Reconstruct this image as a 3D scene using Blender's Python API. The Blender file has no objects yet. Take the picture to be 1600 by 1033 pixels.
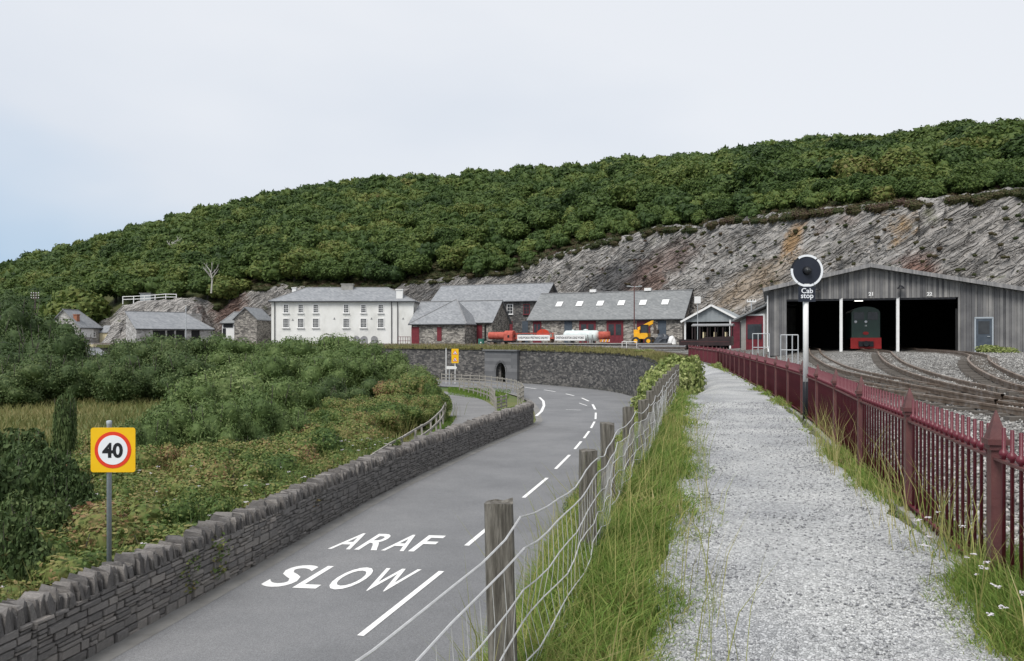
import bpy, math, random
import numpy as np
from mathutils import Vector, noise

# ------------------------------------------------------------------ camera, sky, sun
F, H0, CAMZ = 1244.0, 529.0, 1.57          # focal length in photo pixels, horizon row, eye height
SC = bpy.context.scene
COL = SC.collection
cd = bpy.data.cameras.new('camera')
cam = bpy.data.objects.new('camera', cd)
COL.objects.link(cam)
cam.location = (0, 0, CAMZ)
cam.rotation_euler = (math.radians(90), 0, 0)
cd.sensor_width = 36.0
cd.lens = 36.0 * F / 1600.0
cd.shift_y = (H0 - 516.5) / 1600.0
cd.clip_start = 0.05
cd.clip_end = 4000
SC.camera = cam

SUN_EL, SUN_AZ = 52.0, 215.0               # azimuth clockwise from +Y: behind the camera, to the left
w = bpy.data.worlds.new('World')
SC.world = w
w.use_nodes = True
nt = w.node_tree
nt.nodes.clear()
out = nt.nodes.new('ShaderNodeOutputWorld')
bg = nt.nodes.new('ShaderNodeBackground')
bg.inputs['Strength'].default_value = 0.1
sky = nt.nodes.new('ShaderNodeTexSky')
sky.sky_type = 'NISHITA'
sky.sun_disc = False
sky.sun_elevation = math.radians(SUN_EL)
sky.sun_rotation = math.radians(SUN_AZ)
tc = nt.nodes.new('ShaderNodeTexCoord')
mp = nt.nodes.new('ShaderNodeMapping')
mp.inputs['Location'].default_value = (1.3, 0.4, 0.2)
mp.inputs['Scale'].default_value = (1.0, 1.0, 2.6)
nz = nt.nodes.new('ShaderNodeTexNoise')
nz.inputs['Scale'].default_value = 1.5
nz.inputs['Detail'].default_value = 4
nz.inputs['Roughness'].default_value = 0.5
nt.links.new(tc.outputs['Generated'], mp.inputs['Vector'])
nt.links.new(mp.outputs['Vector'], nz.inputs['Vector'])
dotn = nt.nodes.new('ShaderNodeVectorMath')
dotn.operation = 'DOT_PRODUCT'
dotn.inputs[1].default_value = (-0.62, 0.10, -0.95)     # thinner cloud low in the west
nt.links.new(tc.outputs['Generated'], dotn.inputs[0])
ma = nt.nodes.new('ShaderNodeMath')
ma.operation = 'MULTIPLY_ADD'
ma.inputs[1].default_value = 0.9
nt.links.new(dotn.outputs['Value'], ma.inputs[0])
nt.links.new(nz.outputs['Fac'], ma.inputs[2])
rp = nt.nodes.new('ShaderNodeValToRGB')
e = rp.color_ramp.elements
e[0].position, e[0].color = 0.25, (6.6, 6.8, 7.15, 1)
e[1].position, e[1].color = 0.85, (3.7, 4.85, 6.2, 1)
m_ = e.new(0.52)
m_.color = (5.85, 6.2, 6.75, 1)
nt.links.new(ma.outputs[0], rp.inputs['Fac'])
mx = nt.nodes.new('ShaderNodeMix')
mx.data_type = 'RGBA'
mx.inputs['Factor'].default_value = 0.93
nt.links.new(sky.outputs['Color'], mx.inputs['A'])
nt.links.new(rp.outputs['Color'], mx.inputs['B'])
nt.links.new(mx.outputs['Result'], bg.inputs['Color'])
nt.links.new(bg.outputs['Background'], out.inputs['Surface'])

sd = bpy.data.lights.new('sun', 'SUN')
sd.energy = 2.4
sd.angle = math.radians(28)
sd.color = (1.0, 0.96, 0.9)
so = bpy.data.objects.new('sun', sd)
COL.objects.link(so)
az, el = math.radians(SUN_AZ), math.radians(SUN_EL)
sdir = Vector((math.sin(az) * math.cos(el), math.cos(az) * math.cos(el), math.sin(el)))
so.rotation_euler = sdir.to_track_quat('Z', 'Y').to_euler()
so.location = (0, 0, 60)

SC.view_settings.view_transform = 'Standard'
SC.view_settings.look = 'None'
SC.view_settings.exposure = 0.38
SC.view_settings.gamma = 1.0
SC.render.engine = 'CYCLES'
SC.cycles.max_bounces = 5
SC.cycles.diffuse_bounces = 3
SC.cycles.transparent_max_bounces = 6

R = random.Random(7)
NR = np.random.default_rng(11)
ROAD_Z = -3.68


# ------------------------------------------------------------------ helpers
def at(px, py, Y):
    return Vector(((px - 800) / F * Y, Y, CAMZ - (py - H0) / F * Y))


def onz(px, py, z):
    return at(px, py, F * (CAMZ - z) / (py - H0))


def lerp_table(tab, x):
    return float(np.interp(x, [t[0] for t in tab], [t[1] for t in tab]))


def sstep(x):
    x = min(1.0, max(0.0, x))
    return x * x * (3 - 2 * x)


def tag(o, label=None, cat=None, group=None, kind=None):
    if label:
        o['label'] = label
    if cat:
        o['category'] = cat
    if group:
        o['group'] = group
    if kind:
        o['kind'] = kind
    return o


def empty(name, loc=(0, 0, 0), rz=0, label=None, cat=None, group=None, parent=None):
    o = bpy.data.objects.new(name, None)
    o.empty_display_size = 0.3
    COL.objects.link(o)
    o.location = loc
    o.rotation_euler = (0, 0, rz)
    o.parent = parent
    return tag(o, label, cat, group)


def link(name, me, parent=None, loc=None, rz=None, scale=None):
    o = bpy.data.objects.new(name, me)
    COL.objects.link(o)
    o.parent = parent
    if loc is not None:
        o.location = loc
    if rz is not None:
        o.rotation_euler = (0, 0, rz)
    if scale is not None:
        o.scale = scale
    return o


def np_mesh(name, V, faces, mats, tint=None, smooth=False, fmat=None):
    """V (n,3); faces: list of int arrays (m,k); tint: float per vertex."""
    me = bpy.data.meshes.new(name)
    V = np.asarray(V, dtype=np.float32)
    me.vertices.add(len(V))
    me.vertices.foreach_set('co', V.ravel())
    faces = [np.asarray(f, dtype=np.int32) for f in faces if len(f)]
    loops = np.concatenate([f.ravel() for f in faces])
    tot = np.concatenate([np.full(len(f), f.shape[1], dtype=np.int32) for f in faces])
    start = np.concatenate([[0], np.cumsum(tot)[:-1]]).astype(np.int32)
    me.loops.add(len(loops))
    me.loops.foreach_set('vertex_index', loops)
    me.polygons.add(len(tot))
    me.polygons.foreach_set('loop_start', start)
    me.polygons.foreach_set('loop_total', tot)
    if fmat is not None:
        me.polygons.foreach_set('material_index', np.asarray(fmat, dtype=np.int32))
    if smooth:
        me.polygons.foreach_set('use_smooth', np.ones(len(tot), dtype=bool))
    if tint is not None:
        a = me.attributes.new('tint', 'FLOAT', 'POINT')
        a.data.foreach_set('value', np.asarray(tint, dtype=np.float32))
    for m in (mats if isinstance(mats, (list, tuple)) else [mats]):
        me.materials.append(m)
    me.update(calc_edges=True)
    me.validate()
    return me


class MB:
    """collects faces; build() links them as one mesh object"""
    def __init__(s):
        s.v, s.f = [], []

    def add(s, vs, fs):
        n = len(s.v)
        s.v += [tuple(v) for v in vs]
        s.f += [tuple(i + n for i in f) for f in fs]
        return s

    def box(s, c, d, rz=0.0, top=1.0):
        x, y, z = d[0] / 2, d[1] / 2, d[2] / 2
        cs, sn = math.cos(rz), math.sin(rz)
        vs = []
        for k, t in ((-z, 1.0), (z, top)):
            for a, b in ((-x, -y), (x, -y), (x, y), (-x, y)):
                a, b = a * t, b * t
                vs.append((c[0] + a * cs - b * sn, c[1] + a * sn + b * cs, c[2] + k))
        return s.add(vs, [(3, 2, 1, 0), (4, 5, 6, 7), (0, 1, 5, 4), (1, 2, 6, 5), (2, 3, 7, 6), (3, 0, 4, 7)])

    def span(s, a, b, wd, ht):
        """box bar from a to b (centre line), wd horizontal, ht vertical"""
        a, b = Vector(a), Vector(b)
        d = (b - a).normalized()
        sx = d.cross(Vector((0, 0, 1)))
        sx = sx.normalized() if sx.length > 1e-4 else Vector((1, 0, 0))
        up = sx.cross(d)
        vs = []
        for p in (a, b):
            for i, j in ((-1, -1), (1, -1), (1, 1), (-1, 1)):
                vs.append(p + sx * (i * wd / 2) + up * (j * ht / 2))
        return s.add(vs, [(0, 1, 2, 3), (7, 6, 5, 4), (0, 4, 5, 1), (1, 5, 6, 2), (2, 6, 7, 3), (3, 7, 4, 0)])

    def tube(s, pts, r, n=6, r2=None):
        pts = [Vector(p) for p in pts]
        N = len(pts)
        rs = [r + ((r2 if r2 is not None else r) - r) * i / max(1, N - 1) for i in range(N)]
        vs, fs = [], []
        ref = Vector((0.13, 0.21, 0.97))
        for i, p in enumerate(pts):
            d = (pts[min(N - 1, i + 1)] - pts[max(0, i - 1)]).normalized()
            if abs(d.dot(ref)) > 0.98:
                ref = Vector((1, 0.1, 0))
            a = d.cross(ref).normalized()
            b = d.cross(a)
            for k in range(n):
                t = 2 * math.pi * k / n
                vs.append(p + a * (math.cos(t) * rs[i]) + b * (math.sin(t) * rs[i]))
        for i in range(N - 1):
            for k in range(n):
                k2 = (k + 1) % n
                fs.append((i * n + k, i * n + k2, (i + 1) * n + k2, (i + 1) * n + k))
        fs.append(tuple(range(n - 1, -1, -1)))
        fs.append(tuple((N - 1) * n + k for k in range(n)))
        return s.add(vs, fs)

    def lathe(s, c, prof, n=16, axis='z', rot=None):
        vs, fs = [], []
        for r, h in prof:
            for k in range(n):
                t = 2 * math.pi * k / n
                if axis == 'z':
                    p = Vector((r * math.cos(t), r * math.sin(t), h))
                elif axis == 'y':
                    p = Vector((r * math.cos(t), h, r * math.sin(t)))
                else:
                    p = Vector((h, r * math.cos(t), r * math.sin(t)))
                vs.append(Vector(c) + p)
        m = len(prof)
        for i in range(m - 1):
            for k in range(n):
                k2 = (k + 1) % n
                fs.append((i * n + k, i * n + k2, (i + 1) * n + k2, (i + 1) * n + k))
        fs.append(tuple(range(n - 1, -1, -1)))
        fs.append(tuple((m - 1) * n + k for k in range(n)))
        return s.add(vs, fs)

    def extrude(s, poly, off):
        """closed 3D polygon extruded by vector off"""
        n = len(poly)
        o = Vector(off)
        vs = [Vector(p) for p in poly] + [Vector(p) + o for p in poly]
        fs = [tuple(range(n - 1, -1, -1)), tuple(range(n, 2 * n))]
        for i in range(n):
            j = (i + 1) % n
            fs.append((i, j, n + j, n + i))
        return s.add(vs, fs)

    def mesh(s, name, mat, smooth=False):
        me = bpy.data.meshes.new(name)
        me.from_pydata(s.v, [], s.f)
        for m in (mat if isinstance(mat, (list, tuple)) else [mat]):
            me.materials.append(m)
        if smooth:
            me.polygons.foreach_set('use_smooth', np.ones(len(me.polygons), dtype=bool))
        me.update()
        return me

    def build(s, name, mat, parent=None, smooth=False):
        return link(name, s.mesh(name, mat, smooth), parent)


def resample(pts, step):
    pts = [Vector(p) for p in pts]
    outp = [pts[0].copy()]
    acc = 0.0
    for a, b in zip(pts[:-1], pts[1:]):
        L = (b - a).length
        d = step - acc
        while d <= L:
            outp.append(a.lerp(b, d / L))
            d += step
        acc = (acc + L) % step
    return outp


def smooth_poly(pts, n=8):
    """Catmull-Rom through 2D/3D points"""
    P = [Vector(p) for p in pts]
    res = []
    for i in range(len(P) - 1):
        p0, p1, p2, p3 = P[max(0, i - 1)], P[i], P[i + 1], P[min(len(P) - 1, i + 2)]
        for k in range(n):
            t = k / n
            res.append(0.5 * ((2 * p1) + (p2 - p0) * t + (2 * p0 - 5 * p1 + 4 * p2 - p3) * t * t
                              + (3 * p1 - p0 - 3 * p2 + p3) * t ** 3))
    res.append(P[-1])
    return res


def text_mesh(name, txt, size, mat, depth=0.004, bold=0.0, sx=1.0, align='CENTER'):
    cu = bpy.data.curves.new('t', 'FONT')
    cu.body = txt
    cu.size = size
    cu.extrude = depth
    cu.offset = bold
    cu.align_x = align
    cu.resolution_u = 4
    o = bpy.data.objects.new('t', cu)
    COL.objects.link(o)
    dg = bpy.context.evaluated_depsgraph_get()
    me = bpy.data.meshes.new_from_object(o.evaluated_get(dg))
    bpy.data.objects.remove(o)
    bpy.data.curves.remove(cu)
    me.name = name
    me.materials.clear()
    me.materials.append(mat)
    for v in me.vertices:
        v.co.x *= sx
    return me


# ------------------------------------------------------------------ materials
def _base(name, rough, spec=0.3):
    m = bpy.data.materials.new(name)
    m.use_nodes = True
    t = m.node_tree
    b = t.nodes['Principled BSDF']
    b.inputs['Roughness'].default_value = rough
    b.inputs['Specular IOR Level'].default_value = spec
    return m, t, b


def _ramp(t, cols):
    r = t.nodes.new('ShaderNodeValToRGB')
    el = r.color_ramp.elements
    n = len(cols)
    while len(el) < n:
        el.new(0.5)
    for i, c in enumerate(cols):
        p, c = (c[0], c[1]) if isinstance(c[1], (tuple, list)) else (i / max(1, n - 1), c)
        el[i].position = p
        el[i].color = (c[0], c[1], c[2], 1)
    return r


def mat(name, cols, scale=3.0, rough=0.8, bump=0.0, bscale=None, detail=6, spec=0.3, stretch=(1, 1, 1),
        objrand=0.0, metal=0.0, dist=0.02, lo=0.3, hi=0.7, grain=None):
    m, t, b = _base(name, rough, spec)
    b.inputs['Metallic'].default_value = metal
    co = t.nodes.new('ShaderNodeTexCoord')
    mpn = t.nodes.new('ShaderNodeMapping')
    mpn.inputs['Scale'].default_value = stretch
    t.links.new(co.outputs['Object'], mpn.inputs['Vector'])
    n = t.nodes.new('ShaderNodeTexNoise')
    n.inputs['Scale'].default_value = scale
    n.inputs['Detail'].default_value = detail
    n.inputs['Roughness'].default_value = 0.62
    t.links.new(mpn.outputs['Vector'], n.inputs['Vector'])
    mr = t.nodes.new('ShaderNodeMapRange')
    mr.inputs['From Min'].default_value = lo
    mr.inputs['From Max'].default_value = hi
    t.links.new(n.outputs['Fac'], mr.inputs['Value'])
    src = mr.outputs['Result']
    if objrand:
        oi = t.nodes.new('ShaderNodeObjectInfo')
        mm = t.nodes.new('ShaderNodeMix')
        mm.inputs['Factor'].default_value = objrand
        t.links.new(src, mm.inputs['A'])
        t.links.new(oi.outputs['Random'], mm.inputs['B'])
        src = mm.outputs['Result']
    r = _ramp(t, cols)
    t.links.new(src, r.inputs['Fac'])
    t.links.new(r.outputs['Color'], b.inputs['Base Color'])
    if grain:
        gn_ = t.nodes.new('ShaderNodeTexNoise')
        gn_.inputs['Scale'].default_value = grain[0]
        gn_.inputs['Detail'].default_value = 3
        t.links.new(mpn.outputs['Vector'], gn_.inputs['Vector'])
        g2 = _ramp(t, [(.3, (1 - grain[1],) * 3), (.7, (1 + grain[1],) * 3)])
        t.links.new(gn_.outputs['Fac'], g2.inputs['Fac'])
        mu = t.nodes.new('ShaderNodeMix')
        mu.data_type = 'RGBA'
        mu.blend_type = 'MULTIPLY'
        mu.inputs['Factor'].default_value = 1
        t.links.new(r.outputs['Color'], mu.inputs['A'])
        t.links.new(g2.outputs['Color'], mu.inputs['B'])
        t.links.new(mu.outputs['Result'], b.inputs['Base Color'])
    if bump:
        n2 = t.nodes.new('ShaderNodeTexNoise')
        n2.inputs['Scale'].default_value = bscale or scale * 4
        n2.inputs['Detail'].default_value = 5
        t.links.new(mpn.outputs['Vector'], n2.inputs['Vector'])
        bp = t.nodes.new('ShaderNodeBump')
        bp.inputs['Strength'].default_value = bump
        bp.inputs['Distance'].default_value = dist
        t.links.new(n2.outputs['Fac'], bp.inputs['Height'])
        t.links.new(bp.outputs['Normal'], b.inputs['Normal'])
    return m


def cell_mat(name, cols, scale, stretch=(1, 1, 1), joint=None, jw=0.06, rough=0.85, bump=0.6, dist=0.03, big=None):
    """stones / gravel: one colour per voronoi cell, joints recessed; big = (cols, scale) large-scale mottling"""
    m, t, b = _base(name, rough, 0.25)
    co = t.nodes.new('ShaderNodeTexCoord')
    mpn = t.nodes.new('ShaderNodeMapping')
    mpn.inputs['Scale'].default_value = stretch
    t.links.new(co.outputs['Object'], mpn.inputs['Vector'])
    wn = t.nodes.new('ShaderNodeTexNoise')
    wn.inputs['Scale'].default_value = scale * 0.8
    t.links.new(mpn.outputs['Vector'], wn.inputs['Vector'])
    ad = t.nodes.new('ShaderNodeMix')
    ad.data_type = 'RGBA'
    ad.blend_type = 'LINEAR_LIGHT'
    ad.inputs['Factor'].default_value = 0.25 / scale
    t.links.new(mpn.outputs['Vector'], ad.inputs['A'])
    t.links.new(wn.outputs['Color'], ad.inputs['B'])
    v = t.nodes.new('ShaderNodeTexVoronoi')
    v.inputs['Scale'].default_value = scale
    t.links.new(ad.outputs['Result'], v.inputs['Vector'])
    sp = t.nodes.new('ShaderNodeSeparateColor')
    t.links.new(v.outputs['Color'], sp.inputs['Color'])
    r = _ramp(t, cols)
    t.links.new(sp.outputs['Red'], r.inputs['Fac'])
    colr = r.outputs['Color']
    v2 = t.nodes.new('ShaderNodeTexVoronoi')
    v2.feature = 'DISTANCE_TO_EDGE'
    v2.inputs['Scale'].default_value = scale
    t.links.new(ad.outputs['Result'], v2.inputs['Vector'])
    mr = t.nodes.new('ShaderNodeMapRange')
    mr.inputs['From Max'].default_value = jw
    t.links.new(v2.outputs['Distance'], mr.inputs['Value'])
    if joint:
        j = t.nodes.new('ShaderNodeMix')
        j.data_type = 'RGBA'
        j.inputs['A'].default_value = (*joint, 1)
        t.links.new(mr.outputs['Result'], j.inputs['Factor'])
        t.links.new(colr, j.inputs['B'])
        colr = j.outputs['Result']
    if big:
        n = t.nodes.new('ShaderNodeTexNoise')
        n.inputs['Scale'].default_value = big[1]
        n.inputs['Detail'].default_value = 5
        t.links.new(co.outputs['Object'], n.inputs['Vector'])
        r2 = _ramp(t, big[0])
        t.links.new(n.outputs['Fac'], r2.inputs['Fac'])
        mu = t.nodes.new('ShaderNodeMix')
        mu.data_type = 'RGBA'
        mu.blend_type = 'MULTIPLY'
        mu.inputs['Factor'].default_value = 1
        t.links.new(colr, mu.inputs['A'])
        t.links.new(r2.outputs['Color'], mu.inputs['B'])
        colr = mu.outputs['Result']
    t.links.new(colr, b.inputs['Base Color'])
    bp = t.nodes.new('ShaderNodeBump')
    bp.inputs['Strength'].default_value = bump
    bp.inputs['Distance'].default_value = dist
    t.links.new(mr.outputs['Result'], bp.inputs['Height'])
    t.links.new(bp.outputs['Normal'], b.inputs['Normal'])
    return m


def slate_mat(name, cols, rows=4.0):
    """slates in courses on a roof plane (object x along the eave, z up)"""
    m, t, b = _base(name, 0.55, 0.4)
    co = t.nodes.new('ShaderNodeTexCoord')
    sp = t.nodes.new('ShaderNodeSeparateXYZ')
    t.links.new(co.outputs['Object'], sp.inputs['Vector'])
    ad = t.nodes.new('ShaderNodeMath')
    ad.operation = 'ADD'
    t.links.new(sp.outputs['X'], ad.inputs[0])
    t.links.new(sp.outputs['Y'], ad.inputs[1])
    cb = t.nodes.new('ShaderNodeCombineXYZ')
    t.links.new(ad.outputs[0], cb.inputs['X'])
    t.links.new(sp.outputs['Z'], cb.inputs['Y'])
    br = t.nodes.new('ShaderNodeTexBrick')
    br.inputs['Scale'].default_value = rows
    br.inputs['Color1'].default_value = (0, 0, 0, 1)
    br.inputs['Color2'].default_value = (1, 1, 1, 1)
    br.inputs['Mortar'].default_value = (0.1, 0.1, 0.1, 1)
    br.inputs['Mortar Size'].default_value = 0.015
    br.inputs['Brick Width'].default_value = 1.2
    br.inputs['Row Height'].default_value = 0.6
    t.links.new(cb.outputs['Vector'], br.inputs['Vector'])
    n = t.nodes.new('ShaderNodeTexNoise')
    n.inputs['Scale'].default_value = 0.9
    n.inputs['Detail'].default_value = 8
    n.inputs['Roughness'].default_value = 0.7
    t.links.new(co.outputs['Object'], n.inputs['Vector'])
    mm = t.nodes.new('ShaderNodeMix')
    mm.inputs['Factor'].default_value = 0.62
    s2 = t.nodes.new('ShaderNodeSeparateColor')
    t.links.new(br.outputs['Color'], s2.inputs['Color'])
    t.links.new(s2.outputs['Red'], mm.inputs['A'])
    t.links.new(n.outputs['Fac'], mm.inputs['B'])
    r = _ramp(t, cols)
    t.links.new(mm.outputs['Result'], r.inputs['Fac'])
    t.links.new(r.outputs['Color'], b.inputs['Base Color'])
    bp = t.nodes.new('ShaderNodeBump')
    bp.inputs['Strength'].default_value = 0.5
    bp.inputs['Distance'].default_value = 0.03
    t.links.new(s2.outputs['Red'], bp.inputs['Height'])
    t.links.new(bp.outputs['Normal'], b.inputs['Normal'])
    return m


def foliage(name, cols, objrand=0.35, transl=0.22, rough=0.65, spec=0.25, spatial=0.0, sscale=0.3):
    """leaf colour by a per-leaf random value and the plant's own random value"""
    m, t, b = _base(name, rough, spec)
    a = t.nodes.new('ShaderNodeAttribute')
    a.attribute_name = 'tint'
    oi = t.nodes.new('ShaderNodeObjectInfo')
    mm = t.nodes.new('ShaderNodeMix')
    mm.inputs['Factor'].default_value = objrand
    t.links.new(a.outputs['Fac'], mm.inputs['A'])
    t.links.new(oi.outputs['Random'], mm.inputs['B'])
    src = mm.outputs['Result']
    if spatial:
        g = t.nodes.new('ShaderNodeNewGeometry')
        n = t.nodes.new('ShaderNodeTexNoise')
        n.inputs['Scale'].default_value = sscale
        n.inputs['Detail'].default_value = 3
        t.links.new(g.outputs['Position'], n.inputs['Vector'])
        mr = t.nodes.new('ShaderNodeMapRange')
        mr.inputs['From Min'].default_value = 0.3
        mr.inputs['From Max'].default_value = 0.7
        t.links.new(n.outputs['Fac'], mr.inputs['Value'])
        m3 = t.nodes.new('ShaderNodeMix')
        m3.inputs['Factor'].default_value = spatial
        t.links.new(src, m3.inputs['A'])
        t.links.new(mr.outputs['Result'], m3.inputs['B'])
        src = m3.outputs['Result']
    r = _ramp(t, cols)
    t.links.new(src, r.inputs['Fac'])
    t.links.new(r.outputs['Color'], b.inputs['Base Color'])
    tr = t.nodes.new('ShaderNodeBsdfTranslucent')
    t.links.new(r.outputs['Color'], tr.inputs['Color'])
    ms = t.nodes.new('ShaderNodeMixShader')
    ms.inputs['Fac'].default_value = transl
    t.links.new(b.outputs['BSDF'], ms.inputs[1])
    t.links.new(tr.outputs['BSDF'], ms.inputs[2])
    t.links.new(ms.outputs['Shader'], t.nodes['Material Output'].inputs['Surface'])
    return m


M = {}
M['asphalt'] = mat('asphalt', [(.15, .153, .16), (.18, .183, .19), (.21, .212, .218)], 0.35, 0.88, 0.35, 90, dist=0.006, grain=(55, .3))
M['lane'] = mat('lane_asphalt', [(.16, .16, .165), (.22, .22, .22)], 0.6, 0.9, 0.3, 70, dist=0.006, grain=(20, .15))
M['gutter'] = mat('gutter', [(.17, .165, .155), (.25, .245, .235)], 2.0, 0.9, 0.4, 30)
M['paint'] = mat('road_paint', [(.55, .55, .54), (.78, .78, .77), (.82, .82, .81)], 9, 0.6, 0.2, 60, lo=.25, hi=.5)
M['path'] = cell_mat('path_gravel', [(.3, .305, .31), (.47, .475, .48), (.62, .625, .63)], 55, bump=0.8, dist=0.012, jw=.12,
                     big=([(.35, (.72, .73, .75)), (.62, (1.12, 1.12, 1.1))], 0.7))
M['ballast'] = cell_mat('ballast', [(.2, .195, .185), (.33, .325, .31), (.47, .46, .44)], 14, joint=(.04, .04, .04), jw=.1, bump=1.0,
                        dist=0.04, big=([(.3, (.6, .58, .56)), (.65, (1.1, 1.1, 1.1))], 0.35))
M['verge'] = mat('verge_soil', [(.06, .09, .025), (.11, .13, .045), (.17, .15, .08)], 1.2, 0.95, 0.6, 12)
M['meadow'] = mat('meadow', [(.06, .1, .03), (.12, .14, .05), (.2, .18, .08)], 0.12, 0.95, 0.6, 6, dist=.1)
M['stone'] = mat('wall_stone', [(.14, .135, .133), (.21, .198, .19), (.28, .26, .245), (.36, .325, .29)], 3, 0.85, 0.7, 22, objrand=0.6, dist=.012)
M['coping'] = mat('coping_stone', [(.085, .083, .084), (.14, .133, .13), (.2, .187, .178), (.3, .285, .265)], 6, 0.88, 0.8, 20, objrand=0.5, dist=.015)
M['mortar'] = mat('wall_joint', [(.03, .029, .027), (.055, .05, .046)], 5, 0.95, 0.4, 30)
M['rwall'] = mat('retaining_stone', [(.03, .031, .034), (.06, .06, .064), (.12, .12, .122), (.26, .26, .26)], 1.3, 0.85, 0.6, 8, detail=10, lo=.36, hi=.72)
M['ashlar'] = mat('ashlar', [(.1, .102, .11), (.2, .2, .205)], 1.5, 0.85, 0.4, 9)
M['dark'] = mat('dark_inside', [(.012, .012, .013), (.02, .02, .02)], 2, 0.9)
M['rubble'] = cell_mat('rubble_masonry', [(.1, .095, .09), (.2, .185, .17), (.34, .32, .29), (.42, .39, .35)], 2.6, (1, 1, 2.2),
                       joint=(.07, .065, .06), jw=.05)
M['rubble_dark'] = cell_mat('rubble_dark', [(.05, .05, .053), (.1, .097, .095), (.2, .19, .18)], 2.6, (1, 1, 2.2), joint=(.035, .035, .035), jw=.05)
M['rubble_pale'] = cell_mat('rubble_pale', [(.25, .24, .23), (.4, .39, .38), (.52, .51, .5)], 2.4, (1, 1, 2.2), joint=(.2, .19, .18), jw=.06)
M['render'] = mat('lime_render', [(.6, .6, .575), (.74, .74, .715), (.8, .8, .785)], 0.5, 0.85, 0.25, 7, stretch=(1, 1, .6))
M['slate'] = slate_mat('slate', [(.12, .128, .14), (.19, .2, .215), (.27, .28, .295), (.42, .43, .44)])
M['slate_dark'] = slate_mat('slate_dark', [(.1, .108, .113), (.165, .173, .178), (.225, .233, .236), (.36, .365, .365)])
M['lead'] = mat('lead', [(.2, .205, .21), (.3, .3, .31)], 3, 0.6)
M['white'] = mat('white_paint', [(.7, .7, .69), (.8, .8, .8)], 4, 0.5)
M['cream'] = mat('cream_paint', [(.6, .52, .33), (.7, .62, .42)], 4, 0.6)
M['glass'] = mat('window_glass', [(.02, .023, .027), (.045, .05, .055)], 2, 0.12, spec=.5)
M['maroon'] = mat('maroon_paint', [(.075, .008, .016), (.11, .013, .024), (.14, .02, .032)], 2.5, 0.42, 0.1, 30, spec=.45)
M['rail_post'] = mat('post_maroon', [(.075, .03, .032), (.11, .042, .042), (.14, .06, .055)], 5, 0.5, 0.15, 40, spec=.4)
M['door_red'] = mat('dark_red_door', [(.11, .02, .028), (.2, .03, .04)], 3, 0.6)
M['blue_door'] = mat('slate_blue_door', [(.05, .065, .085), (.08, .1, .125)], 3, 0.6)
M['wood'] = mat('weathered_post', [(.055, .05, .042), (.13, .12, .104), (.24, .225, .2)], 6, 0.9, 0.9, 18, stretch=(6, 6, .7), dist=.015)
M['rail_wood'] = mat('pale_fence_wood', [(.22, .21, .19), (.36, .34, .31)], 3, 0.85, 0.4, 20)
M['board'] = mat('larch_board', [(.1, .1, .105), (.18, .18, .185), (.27, .265, .265), (.36, .35, .34)], 1.1, 0.85, 0.5, 9, stretch=(7, 7, .35), lo=.25, hi=.75)
M['wire'] = mat('galvanised_wire', [(.5, .5, .5), (.68, .68, .68)], 20, 0.45, metal=.35)
M['galv'] = mat('galvanised_steel', [(.42, .44, .46), (.55, .57, .59)], 8, 0.45, metal=.3)
M['signgrey'] = mat('sign_post_grey', [(.3, .34, .38), (.4, .44, .48)], 25, 0.5)
M['sign_yellow'] = mat('sign_yellow', [(.8, .47, .01), (.86, .52, .015)], 3, 0.4)
M['sign_red'] = mat('sign_red', [(.68, .045, .02), (.74, .06, .03)], 3, 0.4)
M['sign_white'] = mat('sign_white', [(.76, .79, .84), (.82, .84, .87)], 3, 0.35)
M['black'] = mat('black_paint', [(.012, .013, .016), (.022, .023, .028)], 5, 0.45)
M['navy'] = mat('blue_black', [(.014, .018, .03), (.025, .03, .045)], 4, 0.5)
M['rust_rail'] = mat('rail_steel', [(.1, .065, .045), (.2, .15, .115), (.33, .29, .26)], 4, 0.5, 0.2, 30, metal=.3)
M['sleeper'] = mat('sleeper', [(.085, .076, .067), (.17, .153, .137)], 3, 0.9, 0.5, 18, objrand=.4)
M['loco_green'] = mat('loco_green', [(.018, .05, .038), (.028, .068, .05)], 2, 0.3, spec=.5)
M['loco_red'] = mat('loco_red', [(.3, .018, .02), (.38, .03, .028)], 3, 0.45)
M['boiler_red'] = mat('red_oxide', [(.3, .055, .04), (.42, .09, .065), (.48, .13, .09)], 2.5, 0.7, 0.2, 12)
M['bright_red'] = mat('bright_red', [(.45, .04, .02), (.55, .07, .03)], 2, 0.5)
M['tank_white'] = mat('tank_pale', [(.5, .56, .56), (.68, .73, .72)], 1.5, 0.5)
M['plant_yellow'] = mat('plant_yellow', [(.75, .36, .015), (.85, .45, .03)], 2, 0.45)
M['rubber'] = mat('tyre_rubber', [(.025, .025, .025), (.05, .05, .048)], 6, 0.85)
M['sheet'] = mat('grey_cladding', [(.26, .29, .31), (.36, .39, .41)], 1.2, 0.55, stretch=(1, 1, .4))
M['carriage'] = mat('carriage_brown', [(.018, .011, .012), (.045, .024, .024)], 2, 0.35, spec=.5)
M['brick'] = mat('chimney_brick', [(.25, .1, .06), (.36, .16, .1)], 6, 0.85)
M['tarp'] = mat('black_sheet', [(.03, .035, .045), (.09, .1, .115)], 3, 0.4)
M['timber_dark'] = mat('creosoted_pole', [(.06, .05, .045), (.12, .1, .085)], 4, 0.9)
M['green_metal'] = mat('green_metal', [(.03, .13, .1), (.05, .18, .14)], 4, 0.5)
M['concrete'] = mat('concrete', [(.25, .245, .23), (.36, .35, .33)], 2, 0.9, 0.3, 20)
M['bark'] = mat('bark', [(.05, .045, .038), (.12, .11, .095)], 5, 0.95, 0.6, 14)
M['dead_wood'] = mat('bleached_branch', [(.35, .34, .31), (.5, .48, .45)], 5, 0.9)
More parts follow.
